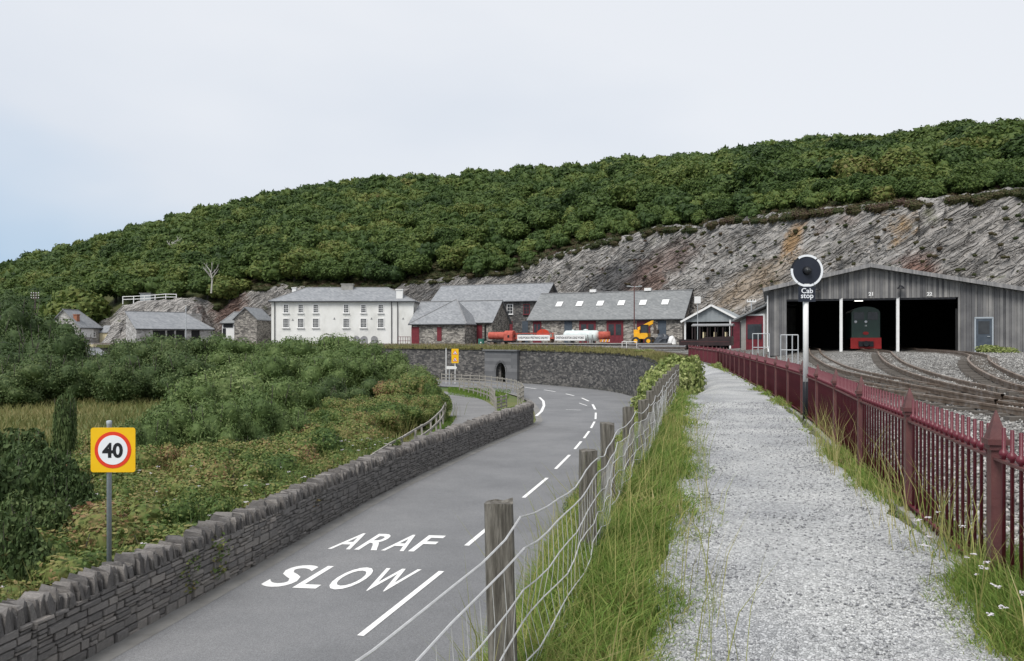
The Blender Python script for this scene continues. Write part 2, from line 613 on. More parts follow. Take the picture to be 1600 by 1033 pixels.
M['oak'] = foliage('oak_leaves', [(.08, (.02, .042, .013)), (.35, (.05, .088, .022)), (.6, (.09, .135, .033)), (.82, (.15, .175, .045)), (.95, (.17, .14, .055))],
                   objrand=.62, spatial=.25, sscale=.035)
M['willow'] = foliage('willow_leaves', [(0, (.055, .095, .028)), (.5, (.11, .165, .05)), (1, (.24, .29, .12))], objrand=.4)
M['dark_shrub'] = foliage('dark_shrub_leaves', [(0, (.03, .055, .018)), (.5, (.065, .105, .034)), (1, (.15, .19, .075))], objrand=.4)
M['bramble'] = foliage('bramble_leaves', [(.1, (.04, .08, .02)), (.38, (.1, .155, .04)), (.56, (.19, .215, .065)), (.7, (.28, .23, .1)), (.85, (.22, .11, .065))],
                       objrand=.3, spatial=.4, sscale=.3)
M['ivy'] = foliage('ivy_leaves', [(0, (.08, .12, .03)), (.5, (.22, .27, .08)), (1, (.42, .44, .2))], objrand=.2)
M['grass'] = foliage('grass', [(0, (.085, .16, .025)), (.4, (.15, .245, .045)), (.68, (.26, .3, .08)), (.88, (.38, .34, .14)), (1, (.46, .38, .23))], objrand=0, transl=.3,
                     spatial=.3, sscale=.8)
M['meadow_grass'] = foliage('meadow_grass', [(0, (.09, .13, .035)), (.5, (.19, .19, .07)), (1, (.32, .27, .13))], objrand=0, transl=.3, spatial=.4, sscale=.12)
M['petal'] = mat('pale_petals', [(.6, .55, .62), (.75, .72, .75)], 5, 0.7)


# ------------------------------------------------------------------ plan of the place (x right, y away, metres)
INNER = [(-10.2, -6), (-9.3, 1), (-6.98, 12.96), (-6.06, 17.75), (-4.36, 27.1), (-1.7, 38), (1.2, 48.6), (1.55, 54), (1.55, 61), (1.1, 68.5), (-0.3, 75.5),
         (-2.9, 82.3), (-8, 87.5), (-21, 95), (-46, 101), (-85, 104)]
OUTER = [(-2.6, -6), (-1.5, 1), (1.0, 14.5), (2.3, 19.5), (4.0, 26), (6.2, 34.5), (7.9, 42), (9.7, 52), (10.8, 62), (11.0, 70), (10.0, 78), (7.0, 85),
         (1.1, 93.5), (-8.5, 101.3), (-22, 107.2), (-46, 110.6), (-85, 113)]
INN = smooth_poly([(a, b, 0) for a, b in INNER], 10)
OUT = smooth_poly([(a, b, 0) for a, b in OUTER], 10)
RAILING = [(2.45, 2.6), (2.99, 4.92), (3.6, 7.27), (4.12, 9.4), (4.72, 11.6), (6.05, 16.9), (8.05, 26.6), (10.1, 37), (11.9, 47), (13.7, 62)]
FENCE = [(-1.4, -2), (-0.72, 1.0), (-.03, 3.25), (.53, 5.6), (.86, 7.1), (1.29, 8.8), (1.65, 10.0), (2.0, 11.5), (2.6, 14.1), (3.2, 16.5), (4.05, 20.0), (4.6, 22.3)]
PATH_L = [(0.1, -2), (.9, 4.0), (1.72, 7.2), (2.55, 11), (3.7, 16), (5.6, 25), (7.1, 33), (9.2, 45), (11.0, 56)]
PATH_R = [(1.4, -2), (2.15, 4.0), (2.72, 5.4), (3.1, 7.2), (3.75, 10.1), (5.15, 15.2), (6.55, 21.4), (8.1, 28.5), (9.6, 37), (11.2, 47), (12.6, 56)]


_tabs = {}


def xat(tab, y):
    k = id(tab)
    if k not in _tabs:
        _tabs[k] = (tab, np.array([t[1] for t in tab], float), np.array([t[0] for t in tab], float))
    return float(np.interp(y, _tabs[k][1], _tabs[k][2]))


OUTT = [(p.x, p.y) for p in OUT]
INNT = [(p.x, p.y) for p in INN]


def xout(y):
    return xat(OUTT, y)


ZWALL = [(-6, -1.25), (22, -1.2), (40, -.75), (55, -.45), (70, -.12), (93, .14), (108, .28), (150, .4)]


def zyard(x, y):
    """height of the causeway, the yard and the works floor"""
    s = max((x - xat(RAILING, y)) / 9.0 if y < 75 else 0, (y - 58) / 45.0)
    zp = 0.75 * sstep(s)
    d = x - (xout(y) + .25)
    zw = lerp_table(ZWALL, y)
    wdt = (xat(FENCE, y) - xout(y) - .25) if y < 22 else 2.6
    t = sstep(d / max(.6, wdt))
    return zw + (zp - zw) * t


# --- ground: one sheet to the horizon
g = MB()
xs = list(np.linspace(-900, -120, 14)) + list(np.arange(-110, -6, 4.0)) + list(np.linspace(0, 900, 12))
ys = [-200, -60, -20] + list(np.arange(-10, 170, 4.0)) + [200, 300, 500, 900, 1800]
vid = {}
for j, y in enumerate(ys):
    for i, x in enumerate(xs):
        z = -3.78 + (0.22 * noise.noise(Vector((x * .07, y * .07, 0))) if x < -12 and y < 180 else 0)
        g.v.append((x, y, z))
n = len(xs)
for j in range(len(ys) - 1):
    for i in range(n - 1):
        g.f.append((j * n + i, j * n + i + 1, (j + 1) * n + i + 1, (j + 1) * n + i))
tag(g.build('ground', M['meadow'], smooth=True), kind='structure')


# --- road and its markings
def ribbon(name, A, B, z, m, na=3):
    V, Fc = [], []
    for k, (a, b) in enumerate(zip(A, B)):
        for q in range(na + 1):
            p = Vector(a).lerp(Vector(b), q / na)
            V.append((p.x, p.y, z(p.x, p.y) if callable(z) else z))
    for k in range(len(A) - 1):
        for q in range(na):
            i = k * (na + 1) + q
            Fc.append((i, i + 1, i + na + 2, i + na + 1))
    me = bpy.data.meshes.new(name)
    me.from_pydata(V, [], Fc)
    me.materials.append(m)
    return link(name, me)


def even(poly, k):
    """resample a polyline to k points evenly by length"""
    P = np.array([[p[0], p[1]] for p in poly])
    L = np.concatenate([[0], np.cumsum(np.hypot(*np.diff(P, axis=0).T))])
    t = np.linspace(0, L[-1], k)
    return [Vector((float(np.interp(a, L, P[:, 0])), float(np.interp(a, L, P[:, 1])), 0)) for a in t]


rA, rB = even(INN, 140), even(OUT, 140)
road = tag(ribbon('road', rA, rB, ROAD_Z, M['asphalt'], 4), kind='structure')
# concrete gutter strip along the wall foot and along the inside of the bend
gi = [p for p in resample(INN, 0.8) if 1 < p.y < 78]


def normals(P):
    o = []
    for i in range(len(P)):
        d = (P[min(len(P) - 1, i + 1)] - P[max(0, i - 1)]).normalized()
        o.append(Vector((d.y, -d.x, 0)))       # to the right of travel
    return o


gn = normals(gi)
gt = ribbon('gutter', gi, [p + q * .42 for p, q in zip(gi, gn)], ROAD_Z + .005, M['gutter'], 1)
gt.parent = road


def stripe(pts, wd, name='marking', z=ROAD_Z + .009):
    P = [Vector((p[0], p[1], 0)) for p in pts]
    N = normals(P)
    o = ribbon(name, [p - q * wd / 2 for p, q in zip(P, N)], [p + q * wd / 2 for p, q in zip(P, N)], z, M['paint'], 1)
    o.parent = road
    return o


def gp(px, py):
    p = onz(px, py, ROAD_Z)
    return (p.x, p.y)


for a, b in (((563, 994), (690, 893)), ((729, 853), (782, 809)), ((818, 778), (855, 747)), ((868, 733), (890, 711)), ((898, 702), (908, 690)),
             ((912.5, 685), (920.5, 674)), ((923.5, 669), (929, 659)), ((930.5, 655), (931, 645)), ((930, 640), (926, 632)),
             ((920, 627), (909, 622)), ((897, 618.5), (884, 615.5)), ((868, 612.2), (850, 609.3)), ((838, 607.8), (820, 605.2))):
    stripe([gp(*a), gp(*b)], .13 if a[1] > 640 else .17)
# edge line round the inside of the bend
stripe([gp(838, 650), gp(846, 643), gp(850, 634), gp(849, 627), gp(843, 621)], .2)
for a, b in (((905, 630), (917, 634)), ((884, 640), (908, 641))):
    stripe([gp(*a), gp(*b)], .1)


def road_word(txt, cx, base_l, base_r, up, hgt):
    """each letter its own marking laid on the tarmac"""
    bl, br, up = Vector(base_l), Vector(base_r), Vector(up)
    n = len(txt)
    wid = {'W': 1.25, 'L': .78, 'F': .8}
    tot = sum(wid.get(c, 1.0) for c in txt)
    s = 0.0
    for c in txt:
        wc = wid.get(c, 1.0)
        me = text_mesh('letter', c, 1.0, M['paint'], 0.0, 0.012, align='LEFT')
        co = np.array([v.co[:] for v in me.vertices])
        x0, x1, y0, y1 = co[:, 0].min(), co[:, 0].max(), co[:, 1].min(), co[:, 1].max()
        for v in me.vertices:
            u = (v.co.x - x0) / (x1 - x0) * (wc / tot) * .84 + s / tot
            t = (v.co.y - y0) / (y1 - y0)
            p = bl.lerp(br, u) + up * (t * hgt)
            v.co = (p.x, p.y, ROAD_Z + .009)
        o = link('letter', me, road)
        s += wc


road_word('ARAF', 0, (-4.6, 19.85), (-2.02, 19.55), (.22, 1.0), 1.6)
road_word('SLOW', 0, (-5.4, 16.85), (-2.28, 16.45), (.24, 1.0), 1.6)

# side lane behind the wall, with its grass borders
laneA = [gp(*p) for p in ((598, 735), (652, 697), (686, 672), (703, 650), (707, 634), (703, 621), (694, 614))]
laneB = [gp(*p) for p in ((760, 735), (775, 690), (778, 660), (776, 643), (768, 633), (745, 622), (694, 611.5))]
laneA = [(min(x, xat(INNT, y) - 2.2), y) for x, y in laneA]
laneB = [(min(x, xat(INNT, y) - .6) if y < 52 else x, y) for x, y in laneB]
tag(ribbon('side_lane', even(smooth_poly([(*p, 0) for p in laneA], 6), 30), even(smooth_poly([(*p, 0) for p in laneB], 6), 30), ROAD_Z + .012, M['lane']), kind='structure')

# --- causeway top: one height field from the edge wall across path, yard and works
cols = [0, .2, .5, .8, 1.1, 1.4, 1.8, 2.2, 2.7, 3.2, 3.8, 4.4, 5, 5.7, 6.5, 7.5, 8.5, 10, 11.5, 13, 15, 18, 22, 27, 33, 40, 50, 62, 80, 110, 150, 200]
rows = list(np.arange(-6, 26, .7)) + list(np.arange(26, 98, 2.0)) + list(np.arange(98, 114, .4)) + list(np.arange(114, 176, 4.0))
V, tint, Fc = [], [], []
for y in rows:
    x0 = xout(y) + .25
    for d in cols:
        x = x0 + d
        z = zyard(x, y)
        V.append((x, y, z + .025 * noise.noise(Vector((x * .9, y * .9, 3)))))
        pl = xat(PATH_L, y)
        grass = 1.0 if (y < 58 and x < pl + .1) else (1.0 - sstep((d - 1.6) / 1.2))
        if y < 52 and xat(PATH_R, y) - .1 < x < xat(RAILING, y) + .4:
            grass = .75
        tint.append(grass)
nc = len(cols)
for j in range(len(rows) - 1):
    for i in range(nc - 1):
        Fc.append((j * nc + i, j * nc + i + 1, (j + 1) * nc + i + 1, (j + 1) * nc + i))
yard_m = M['ballast'].copy()
yard_m.name = 'yard_ground'
t = yard_m.node_tree
b = t.nodes['Principled BSDF']
src = b.inputs['Base Color'].links[0].from_socket
at_ = t.nodes.new('ShaderNodeAttribute')
at_.attribute_name = 'tint'
n1 = t.nodes.new('ShaderNodeTexNoise')
n1.inputs['Scale'].default_value = 2.2
n1.inputs['Detail'].default_value = 6
r1 = _ramp(t, [(.3, (.07, .1, .03)), (.55, (.13, .14, .05)), (.75, (.2, .17, .09))])
t.links.new(n1.outputs['Fac'], r1.inputs['Fac'])
mxn = t.nodes.new('ShaderNodeMix')
mxn.data_type = 'RGBA'
t.links.new(at_.outputs['Fac'], mxn.inputs['Factor'])
t.links.new(src, mxn.inputs['A'])
t.links.new(r1.outputs['Color'], mxn.inputs['B'])
t.links.new(mxn.outputs['Result'], b.inputs['Base Color'])
yard = link('yard_ground', np_mesh('yard_ground', V, [Fc], yard_m, tint, True))
tag(yard, kind='structure')

# --- gravel path
pa = [Vector((xat(PATH_L, y) - .25 + .12 * noise.noise(Vector((0, y * 1.3, 0))), y, 0)) for y in np.arange(-2, 56, .22)]
pb = [Vector((xat(PATH_R, y) + .32 + .15 * noise.noise(Vector((7, y * 1.1, 0))) + .09 * noise.noise(Vector((2, y * 4.3, 0))), y, 0)) for y in np.arange(-2, 56, .22)]
tag(ribbon('path', pa, pb, lambda x, y: zyard(x, y) + .03 + .012 * noise.noise(Vector((x * 2, y * 2, 0))), M['path'], 8), kind='structure')


# ------------------------------------------------------------------ scatter helpers
def blades(P, L, W, bend, rng, tintv=None):
    """P (n,3) roots -> curved grass blades, 5 vertices each"""
    n = len(P)
    a = rng.uniform(0, 2 * np.pi, n)
    dx, dy = np.cos(a), np.sin(a)
    b = rng.uniform(0, 2 * np.pi, n)
    L = L * rng.uniform(.55, 1.25, n)
    bx, by = np.cos(b) * L * bend * rng.uniform(.3, 1.3, n), np.sin(b) * L * bend * rng.uniform(.3, 1.3, n)
    W = W * rng.uniform(.6, 1.3, n)
    V = np.zeros((n, 5, 3))
    V[:, 0] = P + np.stack([-dx * W, -dy * W, 0 * W], 1)
    V[:, 1] = P + np.stack([dx * W, dy * W, 0 * W], 1)
    mid = P + np.stack([bx * .35, by * .35, L * .6], 1)
    V[:, 2] = mid + np.stack([dx * W * .8, dy * W * .8, 0 * W], 1)
    V[:, 3] = mid - np.stack([dx * W * .8, dy * W * .8, 0 * W], 1)
    V[:, 4] = P + np.stack([bx, by, L * np.sqrt(np.maximum(.05, 1 - .5 * bend ** 2))], 1)
    i = np.arange(n)[:, None] * 5
    t = np.repeat(rng.random(n) if tintv is None else tintv, 5)
    return V.reshape(-1, 3), i + np.array([[0, 1, 2, 3]]), i + np.array([[3, 2, 4]]), t


def stuff_blades(name, parts, m, label, cat):
    Vs, Q, T, tt, o = [], [], [], [], 0
    for v, q, tr, t in parts:
        Vs.append(v)
        Q.append(q + o)
        T.append(tr + o)
        tt.append(t)
        o += len(v)
    ob = link(name, np_mesh(name, np.concatenate(Vs), [np.concatenate(Q), np.concatenate(T)], m, np.concatenate(tt)))
    return tag(ob, label, cat, kind='stuff')


def pebbles(name, P, S, m, label, cat):
    """small angular stones (octahedra, squashed and turned)"""
    n = len(P)
    base = np.array([[1, 0, 0], [0, 1, 0], [-1, 0, 0], [0, -1, 0], [0, 0, .8], [0, 0, -.6]], float)
    V = base[None] * S[:, None, None] * NR.uniform(.55, 1.3, (n, 6, 1))
    a = NR.uniform(0, 2 * np.pi, n)
    c, s = np.cos(a), np.sin(a)
    x = V[:, :, 0] * c[:, None] - V[:, :, 1] * s[:, None]
    y = V[:, :, 0] * s[:, None] + V[:, :, 1] * c[:, None]
    V[:, :, 0], V[:, :, 1] = x, y
    V += P[:, None]
    f = np.array([[0, 1, 4], [1, 2, 4], [2, 3, 4], [3, 0, 4], [1, 0, 5], [2, 1, 5], [3, 2, 5], [0, 3, 5]])
    Fa = (np.arange(n)[:, None, None] * 6 + f[None]).reshape(-1, 3)
    t = np.repeat(NR.random(n), 6)
    o = link(name, np_mesh(name, V.reshape(-1, 3), [Fa], m, t))
    return tag(o, label, cat, kind='stuff')


def unit_lobes(k, rng, flat=.8, spread=.55, rmin=.35, rmax=.6):
    L = [(0, 0, .0, .68)]
    for i in range(k):
        a = rng.uniform(0, 2 * np.pi)
        d = rng.uniform(.3, 1.0) * spread
        L.append((d * np.cos(a), d * np.sin(a), rng.uniform(-.35, .55) * flat, rng.uniform(rmin, rmax)))
    return L


_ico = None


def ico():
    global _ico
    if _ico is None:
        import bmesh
        bm = bmesh.new()
        bmesh.ops.create_icosphere(bm, subdivisions=2, radius=1)
        bm.verts.ensure_lookup_table()
        _ico = (np.array([v.co[:] for v in bm.verts]), np.array([[v.index for v in f.verts] for f in bm.faces]))
        bm.free()
    return _ico


def leaf_cloud(lobes, n, leaf, rng, flat=.8, core=.78, up=.35, asp=.5):
    """leaves on the shells of overlapping lobes plus a leafy core; returns V, quads, tris, tint"""
    L = np.array(lobes)
    ar = L[:, 3] ** 2
    k = rng.choice(len(L), n, p=ar / ar.sum())
    d = rng.normal(size=(n, 3))
    d /= np.linalg.norm(d, axis=1)[:, None]
    rad = L[k, 3] * (rng.uniform(.78, 1.08, n))
    P = L[k, :3] + d * rad[:, None] * np.array([1, 1, flat])
    keep = np.ones(n, bool)
    for q in range(len(L)):
        dd = (P - L[q, :3]) / np.array([1, 1, flat])
        keep &= ~((np.linalg.norm(dd, axis=1) < .72 * L[q, 3]) & (k != q))
    P, d = P[keep], d[keep]
    n = len(P)
    nn = d * .9 + rng.normal(size=(n, 3)) * .55 + np.array([0, 0, up])
    nn /= np.linalg.norm(nn, axis=1)[:, None]
    r = rng.normal(size=(n, 3))
    a = np.cross(nn, r)
    a /= np.linalg.norm(a, axis=1)[:, None]
    bb = np.cross(nn, a)
    sz = leaf * rng.uniform(.6, 1.35, n)[:, None]
    V = np.stack([P - a * sz, P + bb * sz * asp, P + a * sz, P - bb * sz * asp], 1).reshape(-1, 3)
    Q = np.arange(n)[:, None] * 4 + np.array([[0, 1, 2, 3]])
    T0 = rng.random(n)
    tint = np.repeat(T0, 4)
    iv, it = ico()
    Vs, Ts, o = [V], [], len(V)
    for q in range(len(L)):
        jit = rng.uniform(.85, 1.08, (len(iv), 1))
        Vs.append(L[q, :3] + iv * jit * L[q, 3] * core * np.array([1, 1, flat]))
        Ts.append(it + o)
        o += len(iv)
    V = np.concatenate(Vs)
    tint = np.concatenate([tint, rng.uniform(.1, .7, len(V) - len(tint))])
    return V, Q, np.concatenate(Ts), tint


# ------------------------------------------------------------------ hill, cliff and woodland
FOOT = [(-500, 210), (0, 172), (200, 160), (400, 148), (560, 143), (640, 140), (700, 137), (800, 131), (900, 119), (1000, 109), (1100, 99), (1200, 90), (1300, 82),
        (1400, 77), (1600, 71), (1900, 62), (2200, 55)]
ROCK = [(-500, 526), (0, 526), (140, 524), (185, 486), (220, 474), (290, 468), (325, 474), (345, 488), (370, 468), (400, 456), (430, 452), (560, 455), (640, 447), (700, 440), (800, 428), (850, 410), (900, 396), (950, 381), (1060, 362),
        (1150, 351), (1250, 341), (1300, 335), (1400, 326), (1500, 319), (1560, 309), (1600, 306), (1900, 285), (2200, 270)]
CREST = [(-500, 480), (-200, 452), (0, 414), (100, 388), (200, 358), (300, 332), (400, 313), (440, 297), (600, 273), (700, 271), (800, 264), (900, 254), (1000, 242),
         (1130, 238), (1200, 222), (1300, 214), (1400, 212), (1500, 193), (1600, 196), (1900, 180), (2200, 185)]
CRESTY = [(-500, 330), (0, 300), (400, 285), (800, 255), (1200, 215), (1600, 190), (2200, 170)]
TREE_H = 5.2


def hill_profile(px):
    yf = lerp_table(FOOT, px)
    py = lerp_table(ROCK, px) + 6 * noise.noise(Vector((px * .017, 5, 0))) + 4 * noise.noise(Vector((px * .06, 9, 0)))
    yr = yf + 2
    for _ in range(6):
        zr = CAMZ + (H0 - py) / F * yr
        yr = yf + max(1.0, .62 * (zr - .7))
    yc = lerp_table(CRESTY, px)
    zc = CAMZ + (H0 - lerp_table(CREST, px)) / F * yc - TREE_H
    return yf, yr, zr, yc, zc


def hill_point(px, t):
    """t 0..1 from the top of the cliff to the crest"""
    yf, yr, zr, yc, zc = hill_profile(px)
    y = yr + (yc - yr) * t
    z = zr + (zc - zr) * (t ** .92)
    z += 1.6 * noise.noise(Vector((px * .006, t * 4.2, 1.7))) * min(1, 4 * t) * (1 - t)
    return Vector(((px - 800) / F * y, y, z))


V, Fc = [], []
pxs = list(range(-500, 2201, 25))
ts = list(np.linspace(0, 1, 26)) + [1.25, 1.8]
for px in pxs:
    for tt in ts:
        if tt <= 1:
            p = hill_point(px, tt)
        else:
            p = hill_point(px, 1)
            yy = p.y * (1 + (tt - 1) * .6)
            p = Vector((p.x * yy / p.y, yy, p.z - (tt - 1) * 40))
        V.append(p)
nt_ = len(ts)
for i in range(len(pxs) - 1):
    for j in range(nt_ - 1):
        Fc.append((i * nt_ + j, (i + 1) * nt_ + j, (i + 1) * nt_ + j + 1, i * nt_ + j + 1))
M['hill'] = mat('hill_ground', [(.04, .055, .02), (.07, .08, .03), (.1, .085, .045)], .3, .95, .5, 2, dist=.2)
tag(link('hill', np_mesh('hill', V, [Fc], M['hill'], smooth=True)), kind='structure')


# cliff: bedded slate dipping to the left, real relief
BEDSIGN = 1


def cliff_mat():
    m, t, b = _base('cliff_rock', .88, .2)
    co = t.nodes.new('ShaderNodeTexCoord')
    rot = t.nodes.new('ShaderNodeMapping')
    rot.inputs['Rotation'].default_value = (0, math.radians(33) * BEDSIGN, 0)
    t.links.new(co.outputs['Object'], rot.inputs['Vector'])

    def bed(sx, sy, sz):
        q = t.nodes.new('ShaderNodeMapping')
        q.inputs['Scale'].default_value = (sx, sy, sz)
        t.links.new(rot.outputs['Vector'], q.inputs['Vector'])
        return q.outputs['Vector']

    n = t.nodes.new('ShaderNodeTexNoise')
    n.inputs['Scale'].default_value = 1.0
    n.inputs['Detail'].default_value = 12
    n.inputs['Roughness'].default_value = .78
    t.links.new(bed(.24, .5, 1.2), n.inputs['Vector'])
    wv = t.nodes.new('ShaderNodeTexNoise')
    wv.inputs['Scale'].default_value = .5
    t.links.new(rot.outputs['Vector'], wv.inputs['Vector'])
    edges = []
    for sx, sz, jw in ((.13, .95, .1), (.3, 2.6, .14)):
        v = t.nodes.new('ShaderNodeTexVoronoi')
        v.feature = 'DISTANCE_TO_EDGE'
        v.inputs['Scale'].default_value = 1
        ad = t.nodes.new('ShaderNodeVectorMath')
        ad.operation = 'MULTIPLY_ADD'
        ad.inputs[1].default_value = (.9, .9, .9)
        t.links.new(wv.outputs['Color'], ad.inputs[0])
        t.links.new(bed(sx, sx * 1.5, sz), ad.inputs[2])
        t.links.new(ad.outputs['Vector'], v.inputs['Vector'])
        mr = t.nodes.new('ShaderNodeMapRange')
        mr.inputs['From Max'].default_value = jw
        t.links.new(v.outputs['Distance'], mr.inputs['Value'])
        edges.append(mr.outputs['Result'])
    r = _ramp(t, [(.3, (.08, .08, .083)), (.39, (.23, .222, .214)), (.5, (.35, .335, .32)), (.66, (.5, .475, .45))])
    t.links.new(n.outputs['Fac'], r.inputs['Fac'])
    hgt = t.nodes.new('ShaderNodeMath')
    hgt.operation = 'MULTIPLY'
    t.links.new(edges[0], hgt.inputs[0])
    t.links.new(edges[1], hgt.inputs[1])
    sm = t.nodes.new('ShaderNodeMath')
    sm.operation = 'ADD'
    t.links.new(n.outputs['Fac'], sm.inputs[0])
    t.links.new(hgt.outputs[0], sm.inputs[1])
    col = r.outputs['Color']
    for sc_, seed, lo, hi, c, amt in ((.085, 3.1, .56, .66, (.2, .125, .1), .75), (.11, 9.4, .63, .7, (.36, .22, .085), .8), (.07, 17.0, .56, .68, (.06, .062, .068), .75),
                                 (.3, 27.0, .62, .7, (.09, .1, .04), .7)):
        mp2 = t.nodes.new('ShaderNodeMapping')
        mp2.inputs['Location'].default_value = (seed, seed * 2, seed)
        mp2.inputs['Scale'].default_value = (.8, 1, 1.1)
        t.links.new(co.outputs['Object'], mp2.inputs['Vector'])
        n2 = t.nodes.new('ShaderNodeTexNoise')
        n2.inputs['Scale'].default_value = sc_
        n2.inputs['Detail'].default_value = 7
        n2.inputs['Roughness'].default_value = .6
        t.links.new(mp2.outputs['Vector'], n2.inputs['Vector'])
        mr = t.nodes.new('ShaderNodeMapRange')
        mr.inputs['From Min'].default_value = lo
        mr.inputs['From Max'].default_value = hi
        mr.inputs['To Max'].default_value = amt
        t.links.new(n2.outputs['Fac'], mr.inputs['Value'])
        x = t.nodes.new('ShaderNodeMix')
        x.data_type = 'RGBA'
        x.inputs['B'].default_value = (*c, 1)
        t.links.new(mr.outputs['Result'], x.inputs['Factor'])
        t.links.new(col, x.inputs['A'])
        col = x.outputs['Result']
    # stains with a place of their own: ochre gully, red seam, darker beds to the left
    for cx, cz, tilt, wx, wz, c, amt in ((33.3, 13.0, -.45, .6, 2.6, (.36, .22, .1), .85), (41.0, 7.5, -.2, 1.7, 2.6, (.24, .13, .1), .8), (14.5, 9.5, -.9, 3.2, 7.5, (.055, .057, .063), .72),
                                         (22.0, 12.5, -.9, 2.0, 4.0, (.2, .13, .11), .6), (29.0, 8.0, -.9, 1.6, 5.0, (.3, .2, .1), .5), (-55, 7.5, -.9, 5, 4, (.2, .1, .07), .7)):
        sb = t.nodes.new('ShaderNodeVectorMath')
        sb.operation = 'SUBTRACT'
        sb.inputs[1].default_value = (cx, 0, cz)
        t.links.new(co.outputs['Object'], sb.inputs[0])
        ro = t.nodes.new('ShaderNodeMapping')
        ro.inputs['Rotation'].default_value = (0, tilt, 0)
        t.links.new(sb.outputs['Vector'], ro.inputs['Vector'])
        scn = t.nodes.new('ShaderNodeVectorMath')
        scn.operation = 'MULTIPLY'
        scn.inputs[1].default_value = (1 / wx, 0, 1 / wz)
        t.links.new(ro.outputs['Vector'], scn.inputs[0])
        ln = t.nodes.new('ShaderNodeVectorMath')
        ln.operation = 'LENGTH'
        t.links.new(scn.outputs['Vector'], ln.inputs[0])
        sm2 = t.nodes.new('ShaderNodeMath')
        sm2.operation = 'MULTIPLY_ADD'
        sm2.inputs[1].default_value = 2.2
        t.links.new(n.outputs['Fac'], sm2.inputs[0])
        t.links.new(ln.outputs['Value'], sm2.inputs[2])
        mr = t.nodes.new('ShaderNodeMapRange')
        mr.inputs['From Min'].default_value = 1.6
        mr.inputs['From Max'].default_value = 2.4
        mr.inputs['To Min'].default_value = amt
        mr.inputs['To Max'].default_value = 0
        t.links.new(sm2.outputs[0], mr.inputs['Value'])
        x = t.nodes.new('ShaderNodeMix')
        x.data_type = 'RGBA'
        x.inputs['B'].default_value = (*c, 1)
        t.links.new(mr.outputs['Result'], x.inputs['Factor'])
        t.links.new(col, x.inputs['A'])
        col = x.outputs['Result']
    t.links.new(col, b.inputs['Base Color'])
    bp = t.nodes.new('ShaderNodeBump')
    bp.inputs['Strength'].default_value = 1.0
    bp.inputs['Distance'].default_value = .38
    t.links.new(sm.outputs[0], bp.inputs['Height'])
    t.links.new(bp.outputs['Normal'], b.inputs['Normal'])
    return m


M['cliff'] = cliff_mat()
V, Fc = [], []
NJ = 90
cpx = list(np.arange(130, 1850, 2.7))
for px in cpx:
    yf, yr, zr, yc, zc = hill_profile(px)
    over = 1.06
    for j in range(NJ):
        t = j / (NJ - 1) * over
        y = yf + (yr - yf) * t
        z = .2 + (zr - .2) * t
        x = (px - 800) / F * y
        # strata: coordinate across the beds, which climb to the right
        s = z * math.cos(.62) - x * math.sin(.62)
        l = x * math.cos(.62) + z * math.sin(.62)
        d = noise.fractal(Vector((l * .09, y * .05, s * .55)), 1.0, 2.0, 5) * 1.3
        st = (s * .9 + 1.2 * noise.noise(Vector((l * .08, 0, s * .2)))) % 1.0
        d += .85 * (st - .5) * (.4 + .6 * abs(noise.noise(Vector((l * .15, 4, s * .1)))) * 2)
        s2 = (s * 2.3 + .9 * noise.noise(Vector((l * .2, 7, s * .4)))) % 1.0
        d += .45 * (s2 - .5)
        lj = (l * .33 + .8 * noise.noise(Vector((l * .1, 2, s * .5)))) % 1.0
        d += .7 * (lj - .5) * (noise.noise(Vector((l * .12, 9, s * .3))) > 0)
        d += .45 * noise.noise(Vector((x * .8, y, z * .8)))
        d *= min(1, zr / 7) * (1 - .75 * sstep((t - .9) / .16))
        V.append((x - .15 * d, y - d * .8, z + d * .35))
for i in range(len(cpx) - 1):
    for j in range(NJ - 1):
        Fc.append((i * NJ + j, (i + 1) * NJ + j, (i + 1) * NJ + j + 1, i * NJ + j + 1))
tag(link('cliff', np_mesh('cliff', V, [Fc], M['cliff'])), kind='structure')

# woodland: crowns of six makes; the 300 that show largest are trees of their own
rng = np.random.default_rng(5)


def windswept(L):
    return [(x + .25 * max(0, z), y, z, r) for x, y, z, r in L]


CROWNS, CR_RAW, FAR_RAW = [], [], []
for k in range(6):
    lob = windswept(unit_lobes(9, rng, .75, .62, .3, .5))
    raw = leaf_cloud(lob, 2600, .085, rng, .75, .8)
    CROWNS.append(np_mesh('crown', raw[0], [raw[1], raw[2]], M['oak'], raw[3]))
    FAR_RAW.append(leaf_cloud(lob, 620, .13, rng, .75, .84))
tr = MB()
tr.tube([(0, 0, 0), (.1, .05, 1.2), (-.05, .1, 2.4), (.2, 0, 3.6)], .22, 7, .1)
for a in range(4):
    tr.tube([(0, .05, 1.9 + .3 * a), (math.cos(a * 1.7) * .9, math.sin(a * 1.7) * .9, 3.0 + .3 * a), (math.cos(a * 1.7) * 1.7, math.sin(a * 1.7) * 1.7, 3.9 + .2 * a)], .1, 5, .03)
TRUNK = tr.mesh('trunk', M['bark'])
cand = []
tries = 0
cell = {}
